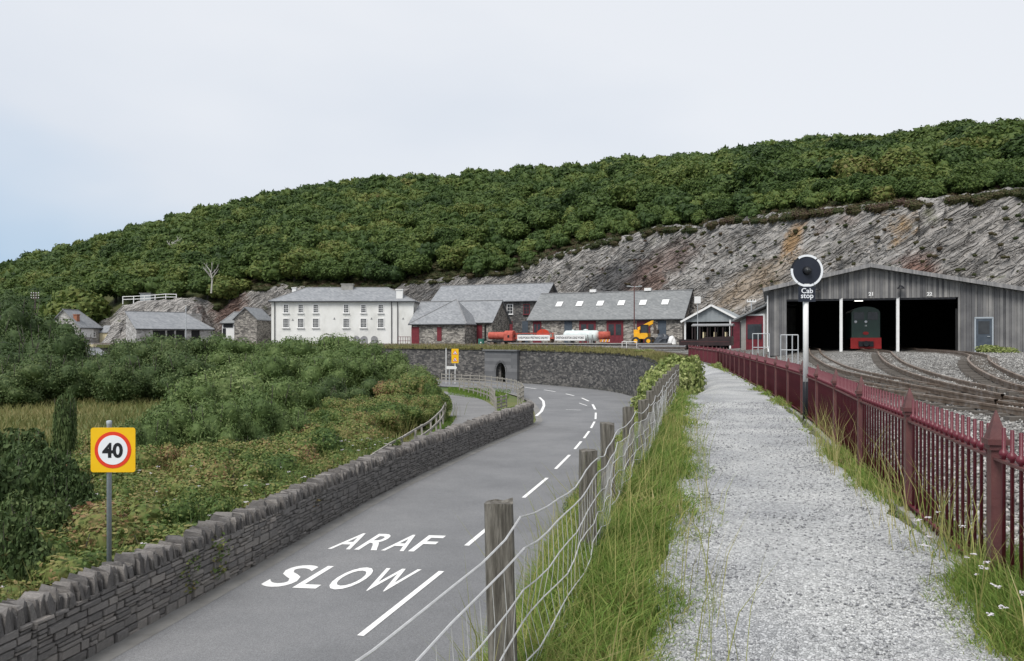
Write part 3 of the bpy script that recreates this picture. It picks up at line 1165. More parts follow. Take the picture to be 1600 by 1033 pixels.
while tries < 16000 and len(cand) < 1350:
    tries += 1
    px = rng.uniform(-60, 1680)
    t = rng.uniform(0, 1) ** .85
    if px > 760:
        t = .012 + .99 * t
    p = hill_point(px, min(1, t))
    r = rng.uniform(2.5, 4.1) * (1.0 if px > 500 else 1.25)
    if t < .12 and px > 760:
        r *= .6
    key = (int(p.x // 5), int(p.y // 5))
    ok = True
    for dx in (-1, 0, 1):
        for dy in (-1, 0, 1):
            for q, rq in cell.get((key[0] + dx, key[1] + dy), ()):
                if (q.x - p.x) ** 2 + (q.y - p.y) ** 2 < (.56 * (r + rq)) ** 2:
                    ok = False
    if not ok:
        continue
    cell.setdefault(key, []).append((p, r))
    cand.append((p, r, int(rng.integers(6)), rng.uniform(0, 6.28) * .15 - .3, float(rng.random()), px, t))


def shows(c):
    p, r = c[0], c[1]
    py = H0 - (p.z + 3 - CAMZ) / p.y * F
    hid = (py > 430 and 420 < c[5] < 650) or c[5] < -20 or c[5] > 1620
    return -1 if hid else r / p.y


cand.sort(key=shows, reverse=True)
for p, r, k, a, tn, px, t in cand[:300]:
    root = empty('oak_tree', (p.x, p.y, p.z - .3), a, 'low windswept green oak in the dense wood covering the hillside', 'tree', 'oaks of the hillside wood')
    s = r / 3.3
    link('trunk', TRUNK, root, scale=(s, s, s * .8))
    link('crown', CROWNS[k], root, (0, 0, r * .85), scale=(r * 1.12, r * 1.12, r * 1.02))
Vs, Qs, Ts, tt, o = [], [], [], [], 0
for p, r, k, a, tn, px, t in cand[300:]:
    v, q, tr_, tn0 = FAR_RAW[k]
    c, s = math.cos(a), math.sin(a)
    W = v * r * 1.12
    W = np.stack([W[:, 0] * c - W[:, 1] * s, W[:, 0] * s + W[:, 1] * c, W[:, 2]], 1) + np.array([p.x, p.y, p.z + r * .85 - .3])
    Vs.append(W)
    Qs.append(q + o)
    Ts.append(tr_ + o)
    tt.append(tn0 * .38 + tn * .62)
    o += len(v)
fm = foliage('far_oak_leaves', [(.08, (.02, .042, .013)), (.35, (.05, .088, .022)), (.6, (.09, .135, .033)), (.82, (.15, .175, .045)), (.95, (.17, .14, .055))],
             objrand=0, spatial=.25, sscale=.035)
tag(link('woodland', np_mesh('woodland', np.concatenate(Vs), [np.concatenate(Qs), np.concatenate(Ts)], fm, np.concatenate(tt))),
    'upper wood of small oaks up to the hill crest', 'woodland', kind='stuff')

# heath and scrub along the top of the cliff
hp = []
for px in np.arange(330, 1720, 1.0):
    dn = noise.noise(Vector((px * .03, 3, 1)))
    for q in range(4):
        t = abs(rng.normal()) * (.06 + .08 * dn)
        p = hill_point(px, max(0, t))
        hp.append((p.x + rng.normal() * .5, p.y + rng.uniform(-.5, 1.0), p.z + .1))
for k in range(230):                           # tufts rooted in the beds of the cliff itself
    px = rng.uniform(820, 1640)
    yf, yr, zr, yc, zc = hill_profile(px)
    t = rng.uniform(.25, .97) ** .6
    y = yf + (yr - yf) * t
    hp.append(((px - 800) / F * y, y - .9, .2 + (zr - .2) * t, .38))
raw = leaf_cloud([(0, 0, 0, .8), (.4, .2, .1, .5), (-.4, -.1, .05, .45)], 130, .2, rng, .7, .8)
Vs, Qs, Ts, tt, o = [], [], [], [], 0
for p in hp:
    s = rng.uniform(.3, 1.05) * (p[3] if len(p) > 3 else 1.0)
    Vs.append(raw[0] * s + np.array(p[:3]))
    Qs.append(raw[1] + o)
    Ts.append(raw[2] + o)
    tt.append(np.clip(raw[3] * .5 + rng.random() * .6, 0, 1))
    o += len(raw[0])
hm = foliage('heath_leaves', [(0, (.025, .038, .014)), (.4, (.05, .065, .022)), (.6, (.085, .075, .035)), (.8, (.085, .055, .04)), (1, (.1, .042, .06))], objrand=0, spatial=.35, sscale=.15)
tag(link('heath', np_mesh('heath', np.concatenate(Vs), [np.concatenate(Qs), np.concatenate(Ts)], hm, np.concatenate(tt))),
    'low heath and scrub fringing the top of the rock face', 'heath', kind='stuff')


# bare pale trees standing out of the canopy
def dead_tree(px, py_top, py_base, Y, label, seed):
    r_ = random.Random(seed)
    b0, tp = at(px, py_base, Y), at(px, py_top, Y)
    h = tp.z - b0.z
    root = empty('bare_tree', b0, 0, label, 'tree')
    m = MB()
    m.tube([(0, 0, -1.0), (.04 * h, 0, h * .35), (-.05 * h, 0, h * .65)], .032 * h, 6, .018 * h)
    m.build('trunk', M['dead_wood'], root)
    m = MB()
    for k in range(7):
        a = r_.uniform(-1, 1)
        z0 = h * r_.uniform(.3, .65)
        e1 = Vector((a * .25 * h, r_.uniform(-.15, .15) * h, z0 + h * .2))
        e2 = e1 + Vector((a * .16 * h, r_.uniform(-.1, .1) * h, h * r_.uniform(.08, .2)))
        m.tube([(0, 0, z0), e1, e2], .017 * h, 5, .006 * h)
        m.tube([e1, e1 + Vector((r_.uniform(-.15, .15) * h, 0, h * .17))], .01 * h, 4, .004 * h)
    m.build('branches', M['dead_wood'], root)


dead_tree(330, 408, 450, 150, 'bare white forked dead tree among dark oaks above the white railing', 1)
dead_tree(938, 306, 345, 150, 'bare grey dead tree in the wood left of the taller bare one', 2)
dead_tree(1053, 312, 350, 128, 'bare leaning dead tree close above the cliff edge', 3)
dead_tree(270, 366, 400, 185, 'pale bare branches rising from a brownish crown high on the left', 4)

# ------------------------------------------------------------------ roadside drystone wall
STONE_BASES = []
for k in range(10):
    r_ = random.Random(100 + k)
    j = lambda a: r_.uniform(-a, a)
    vs = []
    for dpt, ins, jj in ((0, 0, .0), (.75, .02, .03), (1.0, .1, .05)):
        for a, c in ((-.5, -.5), (.5, -.5), (.5, .5), (-.5, .5)):
            vs.append((a * (1 - ins) + j(jj) * .8, dpt + (j(.12) if dpt == 1 else 0), c * (1 - ins * 1.3) + j(jj) * 1.2))
    fs = []
    for L in (0, 4):
        for q in range(4):
            q2 = (q + 1) % 4
            fs.append((L + q, L + q2, L + 4 + q2, L + 4 + q))
    fs.append((8, 9, 10, 11))
    STONE_BASES.append((vs, fs))
STONE_ME = [MB().add(v, f).mesh('stone', M['stone']) for v, f in STONE_BASES]
COPE_BASES = []
for k in range(8):
    r_ = random.Random(300 + k)
    vs = []
    for h_, sc_ in ((0, 1.0), (.78, 1.0), (1.0, .82)):
        for a, c in ((-.5, -.5), (.5, -.5), (.5, .5), (-.5, .5)):
            vs.append((a * sc_ + r_.uniform(-.08, .08), c * sc_ + r_.uniform(-.06, .06), h_ + (r_.uniform(-.16, .12) if h_ == 1 else 0)))
    fs = [(3, 2, 1, 0)]
    for L in (0, 4):
        for q in range(4):
            q2 = (q + 1) % 4
            fs.append((L + q, L + q2, L + 4 + q2, L + 4 + q))
    fs.append((8, 9, 10, 11))
    COPE_BASES.append((vs, fs))
COPE_ME = [MB().add(v, f).mesh('coping_stone', M['coping']) for v, f in COPE_BASES]
WL = even([p for p in INN if p.y < 49.4], 400)
WN = normals(WL)
WS = np.concatenate([[0], np.cumsum([(b - a).length for a, b in zip(WL[:-1], WL[1:])])])


def wall_at(s):
    i = min(len(WL) - 2, max(0, int(np.searchsorted(WS, s) - 1)))
    t = (s - WS[i]) / (WS[i + 1] - WS[i])
    p = WL[i].lerp(WL[i + 1], t)
    nn = WN[i].lerp(WN[i + 1], t).normalized()
    return p, nn


rw = empty('roadside_wall', WL[200], 0, 'long dry stone wall with upright slate coping along the left side of the road', 'wall')
rw_inv = -WL[200]
core = MB()
TOP = ROAD_Z + 1.0
prev = None
for i in range(0, 400, 4):
    p, nn = WL[i], WN[i]
    q = [p - nn * .075, p - nn * .44]
    cur = [(q[0].x, q[0].y, ROAD_Z - .1), (q[0].x, q[0].y, TOP), (q[1].x, q[1].y, TOP), (q[1].x, q[1].y, ROAD_Z - .3)]
    core.v += cur
core.f = [(i * 4 + a, i * 4 + 4 + a, i * 4 + 5 + a, i * 4 + 1 + a) for i in range(99) for a in range(3)] + [(396, 397, 398, 399)]
cobj = core.build('wall_core', M['mortar'], rw)
cobj.location = rw_inv
SMAX = WS[-1]
stones, copes = [], []
s = 7.0
while s < SMAX:
    seg = min(R.uniform(1.0, 2.6), SMAX - s + .01)
    z = ROAD_Z - .03
    while z < TOP - .015:
        h = R.choice((.065, .085, .1, .12, .14, .17, .2))
        if TOP - z - h < .05:
            h = TOP - z
        x = s - R.uniform(0, .1)
        while x < s + seg - .03:
            L = R.uniform(.16, .46) * (1.1 if h > .09 else 1)
            L = min(L, s + seg - x)
            if h > .1 and R.random() < .3 or L < .12:          # two thin stones in place of one
                k = R.uniform(.4, .6)
                stones.append((x + L / 2, z + h * k / 2, L, h * k))
                stones.append((x + L / 2, z + h * k + h * (1 - k) / 2, L, h * (1 - k)))
            else:
                stones.append((x + L / 2, z + h / 2, L, h))
            x += L
        z += h
    s += seg
s = 5.0
while s < SMAX:
    wd = R.choice((.03, .04, .05, .06, .08, .11))
    copes.append((s + wd / 2, wd, R.uniform(.2, .37) + .07 * noise.noise(Vector((s * .7, 0, 0)))))
    s += wd + R.uniform(.004, .016)


def st_xf(sx, z, L, h):
    p, nn = wall_at(sx)
    rz = math.atan2(nn.y, nn.x) - math.pi / 2
    off = p - nn * (.07 + R.uniform(0, .022))
    return Vector((off.x, off.y, z)), rz, Vector((L - .024, R.uniform(.07, .115), h - .021))


def bake(base, loc, rz, sc, dst, tilt=0):
    c, sn = math.cos(rz), math.sin(rz)
    vs = []
    for x, y, z in base[0]:
        x, y, z = x * sc[0], y * sc[1], z * sc[2]
        x += tilt * z
        vs.append((loc[0] + x * c - y * sn, loc[1] + x * sn + y * c, loc[2] + z))
    dst.add(vs, base[1])


def vis_key(sx, size):
    p, _ = wall_at(sx)
    if p.x / p.y * F + 800 < -20 or p.y < 8.3:
        return -1
    return size / p.y


stones.sort(key=lambda q: vis_key(q[0], 1.0), reverse=True)
rest = MB()
for i, (sx, z, L, h) in enumerate(stones):
    loc, rz, sc_ = st_xf(sx, z, L, h)
    if i < 300:
        link('stone', STONE_ME[i % 10], rw, loc + rw_inv, rz, sc_)
    else:
        bake(STONE_BASES[i % 10], loc + rw_inv, rz, sc_, rest)
tag(rest.build('face_stones', M['stone'], rw), kind='stuff')
copes.sort(key=lambda q: vis_key(q[0], 1.0), reverse=True)
rest = MB()
for i, (sx, wd, h) in enumerate(copes):
    p, nn = wall_at(sx)
    rz = math.atan2(nn.y, nn.x) - math.pi / 2
    loc = p - nn * (.23 + R.uniform(-.05, .05))
    loc = Vector((loc.x, loc.y, TOP - .012)) + rw_inv
    dep = R.uniform(.34, .5)
    if i < 300:
        o = link('coping_stone', COPE_ME[i % 8], rw, loc, rz, (wd, dep, h))
        o.rotation_euler = (0, R.uniform(-.08, .22), rz)
    else:
        bake(COPE_BASES[i % 8], loc, rz, (wd, dep, h), rest, R.uniform(-.08, .22))
tag(rest.build('coping_run', M['coping'], rw), kind='stuff')

# ------------------------------------------------------------------ retaining wall of the causeway, with its archway
ARCH_Y0, ARCH_Y1 = 94.4, 99.0
rt = empty('retaining_wall', (0, 0, 0), 0, 'tall dark rubble retaining wall holding up the railway round the bend', 'wall')
RW = even([p for p in OUT if p.y > -5], 500)
RN = normals(RW)
bk = MB()
idx = 0
apx0, apx1 = 758, 811
ARCHC = None
for i, (p, nn) in enumerate(zip(RW, RN)):
    q = p + nn * .3
    zt = lerp_table(ZWALL, p.y) + .02
    px_ = 800 + p.x / p.y * F if p.y > 1 else 9999
    hole = p.y > 85 and 779 < px_ < 797
    if hole and ARCHC is None:
        ARCHC = i
    bk.v += [(q.x, q.y, ROAD_Z - .2), (q.x, q.y, zt)]
    if i and not (hole and p.y > 85):
        bk.f.append((2 * i - 2, 2 * i, 2 * i + 1, 2 * i - 1))
bk.build('wall_core', M['rubble_dark'], rt)
fs_ = MB()
for i in range(len(RW) - 1):
    p, nn = RW[i], RN[i]
    if p.y < 26:
        continue
    px_ = 800 + p.x / p.y * F
    d = (RW[i + 1] - p)
    L = d.length
    rz = math.atan2(d.y, d.x)
    if p.y > 85 and apx0 < px_ < apx1:
        continue
    z = ROAD_Z - .05
    zt = lerp_table(ZWALL, p.y)
    while z < zt:
        h = R.uniform(.1, .26)
        for k in range(2):
            if R.random() < .12:
                continue
            c = p + d * ((k + .5) / 2 + R.uniform(-.1, .1)) + nn * (.3 - .1)
            base = STONE_BASES[R.randrange(10)]
            bake(base, (c.x + nn.x * .1, c.y + nn.y * .1, z + h / 2), rz + math.pi, (L / 2 * R.uniform(.75, 1.1), R.uniform(.08, .24), h * .92), fs_)
        z += h
fo = tag(fs_.build('rubble_facing', M['rwall'], rt), kind='stuff')
# ashlar portal
i0 = [i for i, p in enumerate(RW) if p.y > 85 and 800 + p.x / p.y * F > apx0][-1]
i1 = [i for i, p in enumerate(RW) if p.y > 85 and 800 + p.x / p.y * F < apx1][0]
A, B = RW[i0], RW[i1]
dv = (B - A)
LW = dv.length
du = dv.normalized()
nn = RN[(i0 + i1) // 2]
org = A - nn * .12


def wp(u, v, w_):
    q = org + du * u + nn * v
    return Vector((q.x, q.y, ROAD_Z + w_))


HT = 3.75
uc, hw, sp_ = LW * .5, .78, 1.35
arc = [(uc - hw, 0)] + [(uc - hw * math.cos(a), sp_ + 1.0 * math.sin(a)) for a in np.linspace(0, math.pi, 13)] + [(uc + hw, 0)]
pm = MB()
outl = [(0, 0), (0, HT), (LW, HT), (LW, 0)]
poly = [(0, 0), (0, HT), (LW, HT), (LW, 0)] + arc[::-1]
pm.extrude([wp(u, 0, h) for u, h in poly], nn * .45)
pm.box(wp(LW / 2, .1, HT + .08), (LW + .3, .7, .16), math.atan2(du.y, du.x))
for k in range(13):
    a = math.pi * (k + .5) / 13
    c = wp(uc - (hw + .2) * math.cos(a), -.02, sp_ + 1.22 * math.sin(a))
    pm.box(c, (.16, .1, .2), math.atan2(du.y, du.x))
M['blocks'] = slate_mat('ashlar_blocks', [(.07, .072, .078), (.12, .122, .128), (.17, .172, .178), (.25, .25, .255)], 1.5)
pm.build('arch_portal', M['blocks'], rt)
pi_ = MB()
back = [wp(u, 2.2, h) for u, h in arc]
frt = [wp(u, .02, h) for u, h in arc]
nv = len(arc)
pi_.add(frt + back, [(i, i + 1, nv + i + 1, nv + i) for i in range(nv - 1)] + [tuple(range(nv, 2 * nv))])
pi_.build('arch_tunnel', M['rubble_dark'], rt)


# ------------------------------------------------------------------ buildings of the works
def building(name, label, P0, rz, L, D, z0, eave, ridge, wall_m, roof_m, hipl=0.0, hipr=0.0, over=.25, cat='building', mono=False, wall_d=None):
    """front-left corner P0, front along local x, depth along local y; ridge along x (mono: ridge at the back)"""
    root = empty(name, (P0[0], P0[1], z0), rz, label, cat)
    m = MB()
    yr = D if mono else D / 2
    # walls
    fr = [(0, 0, -.6), (L, 0, -.6), (L, 0, eave), (0, 0, eave)]
    m.add(fr, [(0, 1, 2, 3)])
    be = ridge if mono else eave
    m.add([(L, D, -.6), (0, D, -.6), (0, D, be), (L, D, be)], [(0, 1, 2, 3)])
    for x, hp_, o_ in ((0, hipl, 1), (L, hipr, 0)):
        g_ = [(x, D, -.6), (x, 0, -.6), (x, 0, eave)] + ([(x, yr, ridge)] if hp_ <= 0 else []) + ([(x, D, eave)] if not mono else [])
        if hp_ > 0 and mono:
            g_.append((x, D, eave))
        m.add(g_, [tuple(range(len(g_)))] if o_ else [tuple(range(len(g_) - 1, -1, -1))])
    m.build('wall', wall_m, root)
    # roof: solid slabs with overhang
    sl = (ridge - eave) / yr
    ov = over
    th = .14
    xa, xb = -ov, L + ov
    ra, rb = (hipl if hipl > 0 else -ov), (L - hipr if hipr > 0 else L + ov)
    ez = eave - sl * ov
    def slab(poly):
        m2.extrude([(x, y, z + .02) for x, y, z in poly], (0, 0, th))
    m2 = MB()
    slab([(xa, -ov, ez), (xb, -ov, ez), (rb, yr, ridge), (ra, yr, ridge)])
    if not mono:
        slab([(xb, D + ov, ez), (xa, D + ov, ez), (ra, yr, ridge), (rb, yr, ridge)])
        if hipl > 0:
            slab([(xa, D + ov, ez), (xa, -ov, ez), (ra, yr, ridge)])
        if hipr > 0:
            slab([(xb, -ov, ez), (xb, D + ov, ez), (rb, yr, ridge)])
    rf = m2.build('roof', roof_m, root)
    rg = MB()
    rg.span((ra, yr, ridge + th + .03), (rb, yr, ridge + th + .03), .26, .1)
    for x0, x1, hp_ in ((xa, ra, hipl), (xb, rb, hipr)):
        if hp_ > 0:
            rg.span((x0, -ov, ez + th + .02), (x1, yr, ridge + th + .03), .16, .07)
    rg.build('ridge_tiles', M['lead'], rf)
    gt_ = MB()
    gt_.span((xa, -ov - .05, ez + .03), (xb, -ov - .05, ez + .03), .1, .1)
    gt_.build('gutter_pipe', M['black'], rf)
    root['_L'] = L
    return root, rf


def local(root, px, py=None):
    """photo pixel -> (u, z) on the building's front plane"""
    P = root.location
    a = root.rotation_euler.z
    dx, dy = math.cos(a), math.sin(a)
    k = (px - 800) / F
    u = (k * P.y - P.x) / (dx - k * dy)
    Y = P.y + u * dy
    z = None if py is None else CAMZ - (py - H0) / F * Y - P.z
    return u, z


def panel(name, root, u0, u1, z0, z1, m, proud=.05, y0=0.0):
    b_ = MB()
    b_.box(((u0 + u1) / 2, y0 - proud / 2 + .01, (z0 + z1) / 2), (u1 - u0, proud + .02, z1 - z0))
    return b_.build(name, m, root)


def window(root, u, z, w_, h, nx=3, ny=4, frame=M['white'], sill=True, surround=.1, y0=0.0, open_top=False):
    f = MB()
    for sx in (-1, 1):
        f.box((u + sx * (w_ / 2 + surround / 2), y0 - .03, z + h / 2), (surround, .1, h + 2 * surround))
    for zz in (z - surround / 2, z + h + surround / 2):
        f.box((u, y0 - .03, zz), (w_ - .004, .1, surround))
    fo_ = f.build('window', frame, root)
    b_ = MB()
    for i in range(1, nx):
        b_.box((u - w_ / 2 + w_ * i / nx, y0 - .032, z + h / 2), (.035, .02, h))
    for j in range(1, ny):
        b_.box((u, y0 - .029, z + h * j / ny), (w_, .022, .035 if j * 2 != ny else .06))
    if nx > 1 or ny > 1:
        b_.build('glazing_bars', frame, fo_)
    p_ = MB()
    p_.box((u, y0 - .008, z + h / 2), (w_, .022, h))
    p_.build('pane', M['glass'], fo_)
    if sill:
        s_ = MB()
        s_.box((u, y0 - .09, z - surround - .04), (w_ + .4, .22, .08))
        s_.build('sill', frame, fo_)
    return fo_


def chimney(root, rf, u, y, z0, z1, wx, wy, m, pots=0):
    c = MB()
    c.box((u, y, (z0 + z1) / 2), (wx, wy, z1 - z0))
    c.box((u, y, z1 + .07), (wx + .16, wy + .16, .14))
    o = c.build('chimney', m, rf)
    return o


def front(px0, px1, Y0, Y1=None):
    """front line between two photo columns at two distances -> P0, rz, L"""
    Y1 = Y1 or Y0
    a = Vector(((px0 - 800) / F * Y0, Y0))
    b_ = Vector(((px1 - 800) / F * Y1, Y1))
    d = b_ - a
    return (a.x, a.y), math.atan2(d.y, d.x), d.length


# white house
P0, rz, L = front(424, 646, 117)
z0 = .75
ev = CAMZ + (H0 - 470) / F * 117 - z0
wh, wrf = building('white_house', 'two storey white rendered house with slate hipped roof and three chimneys', P0, rz, L, 8.2, z0, ev, ev + 2.05, M['render'], M['slate'], 4.1, 4.4, .35, 'house')
for px in (447, 470, 493.5, 541, 568, 595):
    u, zt = local(wh, px, 475.5)
    window(wh, u, zt - 1.2, .62, 1.1, 3, 4)
    u, zt = local(wh, px, 497.5)
    window(wh, u, zt - 1.3, .78, 1.22, 4, 4)
for px, py in ((457.5, 499.5), (522.5, 497.5), (580.5, 497.5), (630, 497.5)):
    u, z = local(wh, px, py)
    v_ = MB()
    v_.extrude([(u - .16, .01, z - .15), (u + .16, .01, z - .15), (u, .01, z + .16)], (0, -.05, 0))
    v_.build('vent', M['lead'], wh)
chimney(wh, wrf, local(wh, 444)[0], 5.6, ev, ev + 2.15, .6, .7, M['white'])
chimney(wh, wrf, local(wh, 535)[0], 3.7, ev + 1.0, ev + 2.6, 1.75, .8, M['concrete'])
chimney(wh, wrf, local(wh, 623.5)[0], .75, ev - .3, ev + 1.6, .95, .75, M['white'])
for px in (429.5, 612, 621.5):
    u, _ = local(wh, px)
    d_ = MB()
    d_.tube([(u, -.3, ev - .1), (u, -.1, ev - .5), (u, -.1, -.5)], .06, 6)
    d_.build('downpipe', M['black'], wh)
for px in (557, 569, 585):                      # arched cellar openings with white doors
    u, _ = local(wh, px)
    d_ = MB()
    arc_ = [(u - .5, -.02, -.4), (u + .5, -.02, -.4)] + [(u + .5 * math.cos(a), -.02, .75 + .45 * math.sin(a)) for a in np.linspace(0, math.pi, 9)]
    d_.extrude(arc_, (0, -.04, 0))
    d_.build('cellar_door', M['lead'], wh)

# stone barn with gable, beside the white house
P0, rz, L = front(366, 401, 118)
ba = empty('stone_barn', (P0[0], P0[1], z0), rz, 'narrow grey stone barn with gable facing the road left of the white house', 'barn')
he, hr, D = CAMZ + (H0 - 498) / F * 118 - z0, CAMZ + (H0 - 481) / F * 118 - z0, 7.5
m = MB()
m.add([(0, 0, -.6), (L, 0, -.6), (L, 0, he), (L / 2, 0, hr), (0, 0, he)], [(0, 1, 2, 3, 4)])
m.add([(0, D, -.6), (L, D, -.6), (L, D, he), (L / 2, D, hr), (0, D, he)], [(4, 3, 2, 1, 0)])
m.add([(L, 0, -.6), (L, D, -.6), (L, D, he), (L, 0, he)], [(0, 1, 2, 3)])
m.add([(0, 0, -.6), (0, D, -.6), (0, D, he), (0, 0, he)], [(3, 2, 1, 0)])
m.build('wall', M['rubble'], ba)
m = MB()
for sx, xe in ((-1, -.25), (1, L + .25)):
    ez = he - .25 * (hr - he) / (L / 2)
    m.extrude([(xe, -.25, ez), (xe, D + .2, ez), (L / 2, D + .2, hr), (L / 2, -.25, hr)], (0, 0, .14))
m.build('roof', M['slate'], ba)

# slate-roofed annex with dark loft left of the barn
P0, rz, L = front(347, 366, 122)
an, arf = building('slate_annex', 'small annex with dark slate roof, black loft and white doors beside the barn', P0, rz, L, 4, z0,
                   CAMZ + (H0 - 504) / F * 122 - z0, CAMZ + (H0 - 489) / F * 124 - z0, M['white'], M['slate_dark'], 1.2, 0)
u0, za = local(an, 349, 505)
u1, zb = local(an, 364, 512)
panel('loft_boards', an, u0, u1, zb, za, M['black'])
u0, za = local(an, 348, 513)
u1, zb = local(an, 353, 527)
panel('door', an, u0, u1, zb, za, M['black'], .04)

# long sagging stone shed
P0, rz, L = front(213, 333, 134, 143)
ls, lrf = building('long_stone_shed', 'long low stone shed with sagging slate roof and dark open bays', P0, rz, L, 5.2, .9,
                   CAMZ + (H0 - 514) / F * 136 - .9, CAMZ + (H0 - 488) / F * 139 - .9, M['rubble_pale'], M['slate'], 0, 3.2, .2, 'shed', True)
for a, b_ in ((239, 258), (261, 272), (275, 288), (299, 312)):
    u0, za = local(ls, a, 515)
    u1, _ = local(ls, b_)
    panel('bay_shade_panel', ls, u0, u1, .2, za - .15, M['dark'], .03)  # near-black panel on the wall stands in for the shade inside an open bay
# stone cottage
P0, rz, L = front(125, 158, 146, 152)
co_, crf = building('stone_cottage', 'small stone cottage with red brick chimney and cream porch at far left', P0, rz, L, 6.4, .9,
                    CAMZ + (H0 - 511) / F * 149 - .9, CAMZ + (H0 - 486) / F * 152 - .9, M['rubble_pale'], M['slate'], 0, 2.2, .3, 'cottage')
u, _ = local(co_, 127)
chimney(co_, crf, u + .35, 1.2, 1.9, 5.0, .8, .7, M['brick'])
u0, za = local(co_, 127, 513)
u1, zb = local(co_, 146, 527)
panel('white_front', co_, u0, u1, zb, za, M['white'], .04)
window(co_, local(co_, 147.5)[0] - .1, 1.0, .6, .8, 2, 2)
pc = MB()
u0, u1 = L - .6, L + 2.2
pc.extrude([(u0, -1.6, -.5), (u1, -1.6, -.5), (u1, -1.6, 1.9), ((u0 + u1) / 2, -1.6, 3.0), (u0, -1.6, 1.9)], (0, 1.5, 0))
po = pc.build('porch', M['cream'], co_)
pd = MB()
for xe in (u0 - .2, u1 + .2):
    pd.extrude([(xe, -1.85, 1.75), (xe, -.1, 1.75), ((u0 + u1) / 2, -.1, 3.05), ((u0 + u1) / 2, -1.85, 3.05)], (0, 0, .12))
pd.build('porch_roof', M['slate'], po)
pp = MB()
pp.box(((u0 + u1) / 2 + .3, -1.63, .7), (.9, .08, 2.0))
pp.build('porch_door', M['dark'], po)
# hut roof among the bushes
P0, rz, L = front(136, 166, 104, 107)
hu, hrf = building('bush_hut', 'slate roof of a small hut half buried in bushes below the cottage', P0, rz, L, 3.0, -2.6, CAMZ + (H0 - 556) / F * 105 + 2.6,
                   CAMZ + (H0 - 545) / F * 107 + 2.6, M['rubble_pale'], M['slate'], 0, 0, .2, 'hut')
chimney(hu, hrf, L + .2, 2.4, 1.2, 3.2, .45, .45, M['cream'])

# workshop with pyramid roof (front) and gabled range behind it
TH = math.radians(-9)
P0, rz, L = front(643, 768, 115.5, 111)
e1, e1r = building('gabled_workshop', 'stone workshop range with long slate roof behind the pyramid roofed block', P0, rz, L, 7.0, z0,
                   CAMZ + (H0 - 503) / F * 113 - z0, CAMZ + (H0 - 472) / F * 116.5 - z0, M['rubble'], M['slate'], 0, 0, .3)
for a, b_, mm in ((728, 731, 'dark'), (736, 741, 'dark'), (745, 753.5, 'door_red'), (757, 760, 'dark')):
    u0, za = local(e1, a, 508)
    u1, _ = local(e1, b_)
    panel('door' if b_ - a > 6 else 'window', e1, u0, u1, .0 if b_ - a > 6 else .5, za, M[mm], .05)
P0, rz, L = front(643, 726, 109.5, 107.5)
e2, e2r = building('pyramid_workshop', 'square stone workshop with pyramid slate roof and maroon doors beside the white house', P0, rz, L, 6.6, z0,
                   CAMZ + (H0 - 504) / F * 108.5 - z0, CAMZ + (H0 - 469.5) / F * 111.5 - z0, M['rubble'], M['slate'], L * .7, L * .297, .35)
for a, b_, mm in ((642, 655, 'door_red'), (682, 690, 'door_red')):
    u0, za = local(e2, a + 1, 511)
    u1, _ = local(e2, b_)
    panel('door', e2, u0, u1, -.3 if a < 650 else .5, za, M[mm], .06)
# two storey workshop behind
P0, rz, L = front(676, 849, 127, 120)
f1, f1r = building('two_storey_workshop', 'two storey dark stone workshop with long slate roof at the back', P0, rz, L, 7.6, z0,
                   CAMZ + (H0 - 470) / F * 123 - z0, CAMZ + (H0 - 446) / F * 127 - z0, M['rubble_dark'], M['slate'], 0, 0, .35)
for px in (772, 797, 823):
    u, zt = local(f1, px, 475)
    window(f1, u, zt - 1.5, .85, 1.4, 2, 3, M['white'] if px < 800 else M['door_red'], True, .08)
for a, b_, mm in ((771, 778, 'door_red'), (791, 801, 'door_red'), (816, 825, 'blue_door')):
    u0, za = local(f1, a, 502)
    u1, _ = local(f1, b_)
    panel('door', f1, u0, u1, -.2, za, M[mm], .06)
# long erecting shop with rooflights
P0, rz, L = front(828, 1066, 110, 101)
g1, g1r = building('long_workshop', 'long stone workshop with slate roof, six rooflights and maroon doors', P0, rz, L, 9.4, z0,
                   CAMZ + (H0 - 497.5) / F * 105 - z0, CAMZ + (H0 - 458) / F * 110 - z0, M['rubble'], M['slate_dark'], 0, 0, .35)
ge, gr_ = CAMZ + (H0 - 497.5) / F * 105 - z0, CAMZ + (H0 - 458) / F * 110 - z0
for k in range(6):
    u = 3.4 + k * (L - 5.6) / 5.2
    t_ = .52
    y_, z_ = 4.7 * t_, ge + (gr_ - ge) * t_ + .2
    an_ = math.atan2(gr_ - ge, 4.7)
    f_ = MB()
    dy, dz = math.cos(an_) * .55, math.sin(an_) * .55
    f_.extrude([(u - .45, y_ - dy, z_ - dz), (u + .45, y_ - dy, z_ - dz), (u + .45, y_ + dy, z_ + dz), (u - .45, y_ + dy, z_ + dz)], (0, -.05, .07))
    sk = f_.build('rooflight', M['white'], g1r)
for u in (7.6, 15.4):
    f_ = MB()
    f_.box((u, 4.7, gr_ + .35), (.9, .6, .4))
    f_.build('ridge_vent', M['white'], g1r)
for a, b_, mm in ((833, 846, 'door_red'), (882, 894, 'blue_door'), (905, 931, 'door_red'), (948, 974, 'door_red'), (995, 1016, 'maroon'), (1028, 1041, 'blue_door')):
    u0, za = local(g1, a, 501)
    u1, _ = local(g1, b_)
    d_ = panel('door', g1, u0, u1, -.2, za, M[mm], .06)
    if mm == 'door_red':
        for q in (.28, .72):
            MB().box((u0 + (u1 - u0) * q, -.07, za * .62), ((u1 - u0) * .32, .03, za * .45)).build('pane', M['glass'], d_)
# black bargeboards on the right gable
bb_ = MB()
for y_ in (-.35, 9.75):
    bb_.span((L + .37, y_, ge - .28), (L + .37, 4.7, gr_ + .16), .06, .3)
bb_.build('bargeboard', M['black'], g1r)

